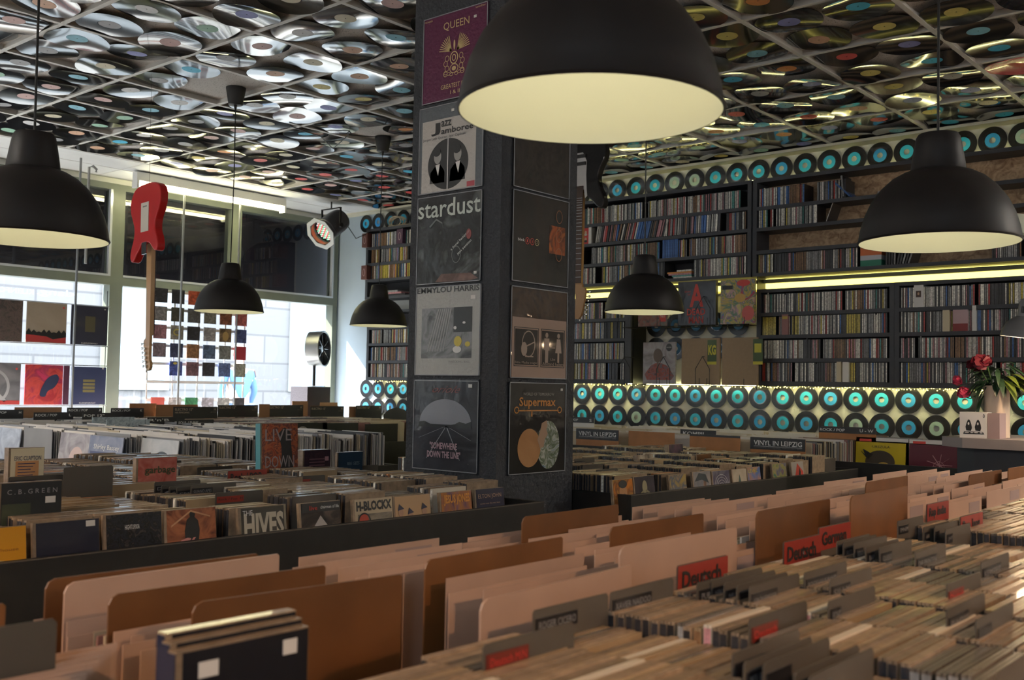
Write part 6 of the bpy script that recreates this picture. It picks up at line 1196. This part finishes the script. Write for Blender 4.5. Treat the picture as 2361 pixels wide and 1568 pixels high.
for hx, hy, hz, r_, c in heads:
    MB().tube([(0, 0, .01), (hx*.3, hy*.3, .18), (hx*.8, hy*.8, hz*.85), (hx, hy, hz-r_*.5)], .0028, 6).build('stem', STEM, fl, smooth=True)
    b = MB()
    for k in range(46):
        d = Vector((R.gauss(0, 1), R.gauss(0, 1), R.gauss(.3, 1))).normalized(); rr = r_*R.uniform(.55, 1.0); ctr = Vector((hx, hy, hz))+d*rr*.75
        a = d.orthogonal().normalized(); a = Matrix.Rotation(R.uniform(0, 6.3), 3, d) @ a; c2 = d.cross(a); s = r_*.42
        b.quad([ctr-a*s-d*s*.5, ctr-a*s*.5+c2*s*.9, ctr+a*s*.5+c2*s+d*s*.3, ctr+a*s+d*s*.1, ctr+a*s*.3-c2*s*.9-d*s*.4])
    b.build('flower_head', RDP if c else RDD, fl)
def leaf(p, d, L, w, m, b):
    d = d.normalized(); s = d.cross(Vector((0, 0, 1))).normalized(); n = s.cross(d); pts = []
    prof = (0, .55, 1, .85, .45, 0)
    rows = [(p+d*(L*k/5)+n*(-.35*L*(k/5)**2)+Vector((0, 0, -.25*L*(k/5)**2)), prof[k]*w/2) for k in range(6)]
    for k in range(5):
        (a, wa), (c, wc) = rows[k], rows[k+1]; fold = n*(-.25)
        b.quad([a-s*wa+fold*-wa, a, c, c-s*wc+fold*-wc]); b.quad([a, a+s*wa+fold*-wa, c+s*wc+fold*-wc, c])
lv = MB(); ly = MB()
for k in range(95):
    a = R.uniform(0, 2*PI); z = R.uniform(.19, .285); r_ = R.uniform(.0, .075); p = Vector((r_*math.cos(a), r_*math.sin(a), z)); d = Vector((math.cos(a), math.sin(a), R.uniform(-.5, .7)))
    leaf(p, d, R.uniform(.05, .105), R.uniform(.018, .034), LEAF, lv)
for k in range(16): a = R.uniform(-2.4, -.9); p = Vector((.05*math.cos(a), .05*math.sin(a), R.uniform(.20, .24))); leaf(p, Vector((math.cos(a), math.sin(a), R.uniform(-.3, .3))), .11, .03, LEAFY, ly)
for a, z in ((1.9, .20), (2.2, .16), (1.6, .18)): leaf(Vector((.045*math.cos(a), .045*math.sin(a), z)), Vector((math.cos(a), math.sin(a), -1.4)), .11, .04, LEAF, lv)
lv.build('foliage', LEAF, fl, smooth=True)['kind'] = 'stuff'; ly.build('yellow_foliage', LEAFY, fl, smooth=True)['kind'] = 'stuff'
cb = thing('card_box', 'white square box printed with two hooded figures at turntables, on the counter', 'box', (4.44, 1.372, CT+.0005), FX)
MB().box(0, .105, 0, .105, 0, .105).build('box', PAPER, cb)
for k, cx in enumerate((.036, .072)): shape(cb, 'hooded_figure', BLACK, [(cx-.010, .030), (cx-.013, .045), (cx-.008, .062), (cx-.004, .072), (cx, .075), (cx+.005, .070), (cx+.010, .055), (cx+.012, .040), (cx+.008, .028)], 1); ell(cb, 'face', PAPER, cx-.001, .058, .003, .006, 2); shape(cb, 'turntables', BLACK, [(cx-.022, .016), (cx-.018, .026), (cx+.018, .026), (cx+.024, .016)], 1); ell(cb, 'turntable_platter', PAPER, cx-.008, .022, .009, .002, 2); ell(cb, 'turntable_platter', PAPER, cx+.012, .022, .006, .002, 2)
ring(cb, 'disc_mark', BLACK, .094, .090, .0035, .008, .002, 1)
cb2 = box('card_box', mat('mauve_box', (.34, .24, .24), .5), 4.446, 4.55, 1.22, 1.2655, CT+.0005, CT+.103); tag(cb2, 'pinkish brown box tucked between the white printed box and the vase', 'box')
dl = thing('desk_lamp', 'grey metal desk lamp with louvred dome shade cut off by the right edge', 'lamp', (4.30, 1.035, CT+.0005))
GL = mat('grey_lamp_enamel', (.20, .20, .21), .35, metal=.3)
A = Matrix.Translation((0, .065, .40)) @ Matrix.Rotation(math.radians(8), 4, 'X')
MB().lathe([(.076, -.002), (.075, .0), (.072, .02), (.060, .05), (.040, .072), (.026, .080), (.025, .13), (.020, .145), (.010, .150), (.001, .150)], 48, 0, A).build('shade', GL, dl, smooth=True)
MB().lathe([(.0745, -.0015), (.071, .018), (.058, .048), (.038, .070), (.001, .074)], 40, 0, A).build('shade_lining', SHIN, dl, smooth=True)
for k in range(4): MB().box(-.0262, -.0255, -.002+.011*(k-1.5), .002+.011*(k-1.5), .092, .118, 0, A @ Matrix.Rotation(.5*(k-1.5), 4, 'Z')).build('louvre', BLACK, dl)
MB().ball((0, 0, .02), .020, 0, 12).build('x', BULB, dl, smooth=True).name = 'bulb'; dl.children[-1].matrix_local = A
MB().tube([A @ Vector((0, 0, .15)), (0, -.02, .585), (.02, -.20, .42), (.02, -.16, .02)], .006, 8).build('arm', MATTB, dl, smooth=True); MB().lathe([(.001, .02), (.07, .018), (.075, 0)], 28, 0, Matrix.Translation((.02, -.16, 0))).build('base', MATTB, dl)
lamp('desk_bulb_light', 'POINT', A @ Vector((0, 0, .01)), 2.2, (1, .70, .42), shadow_soft_size=.02, parent=dl)
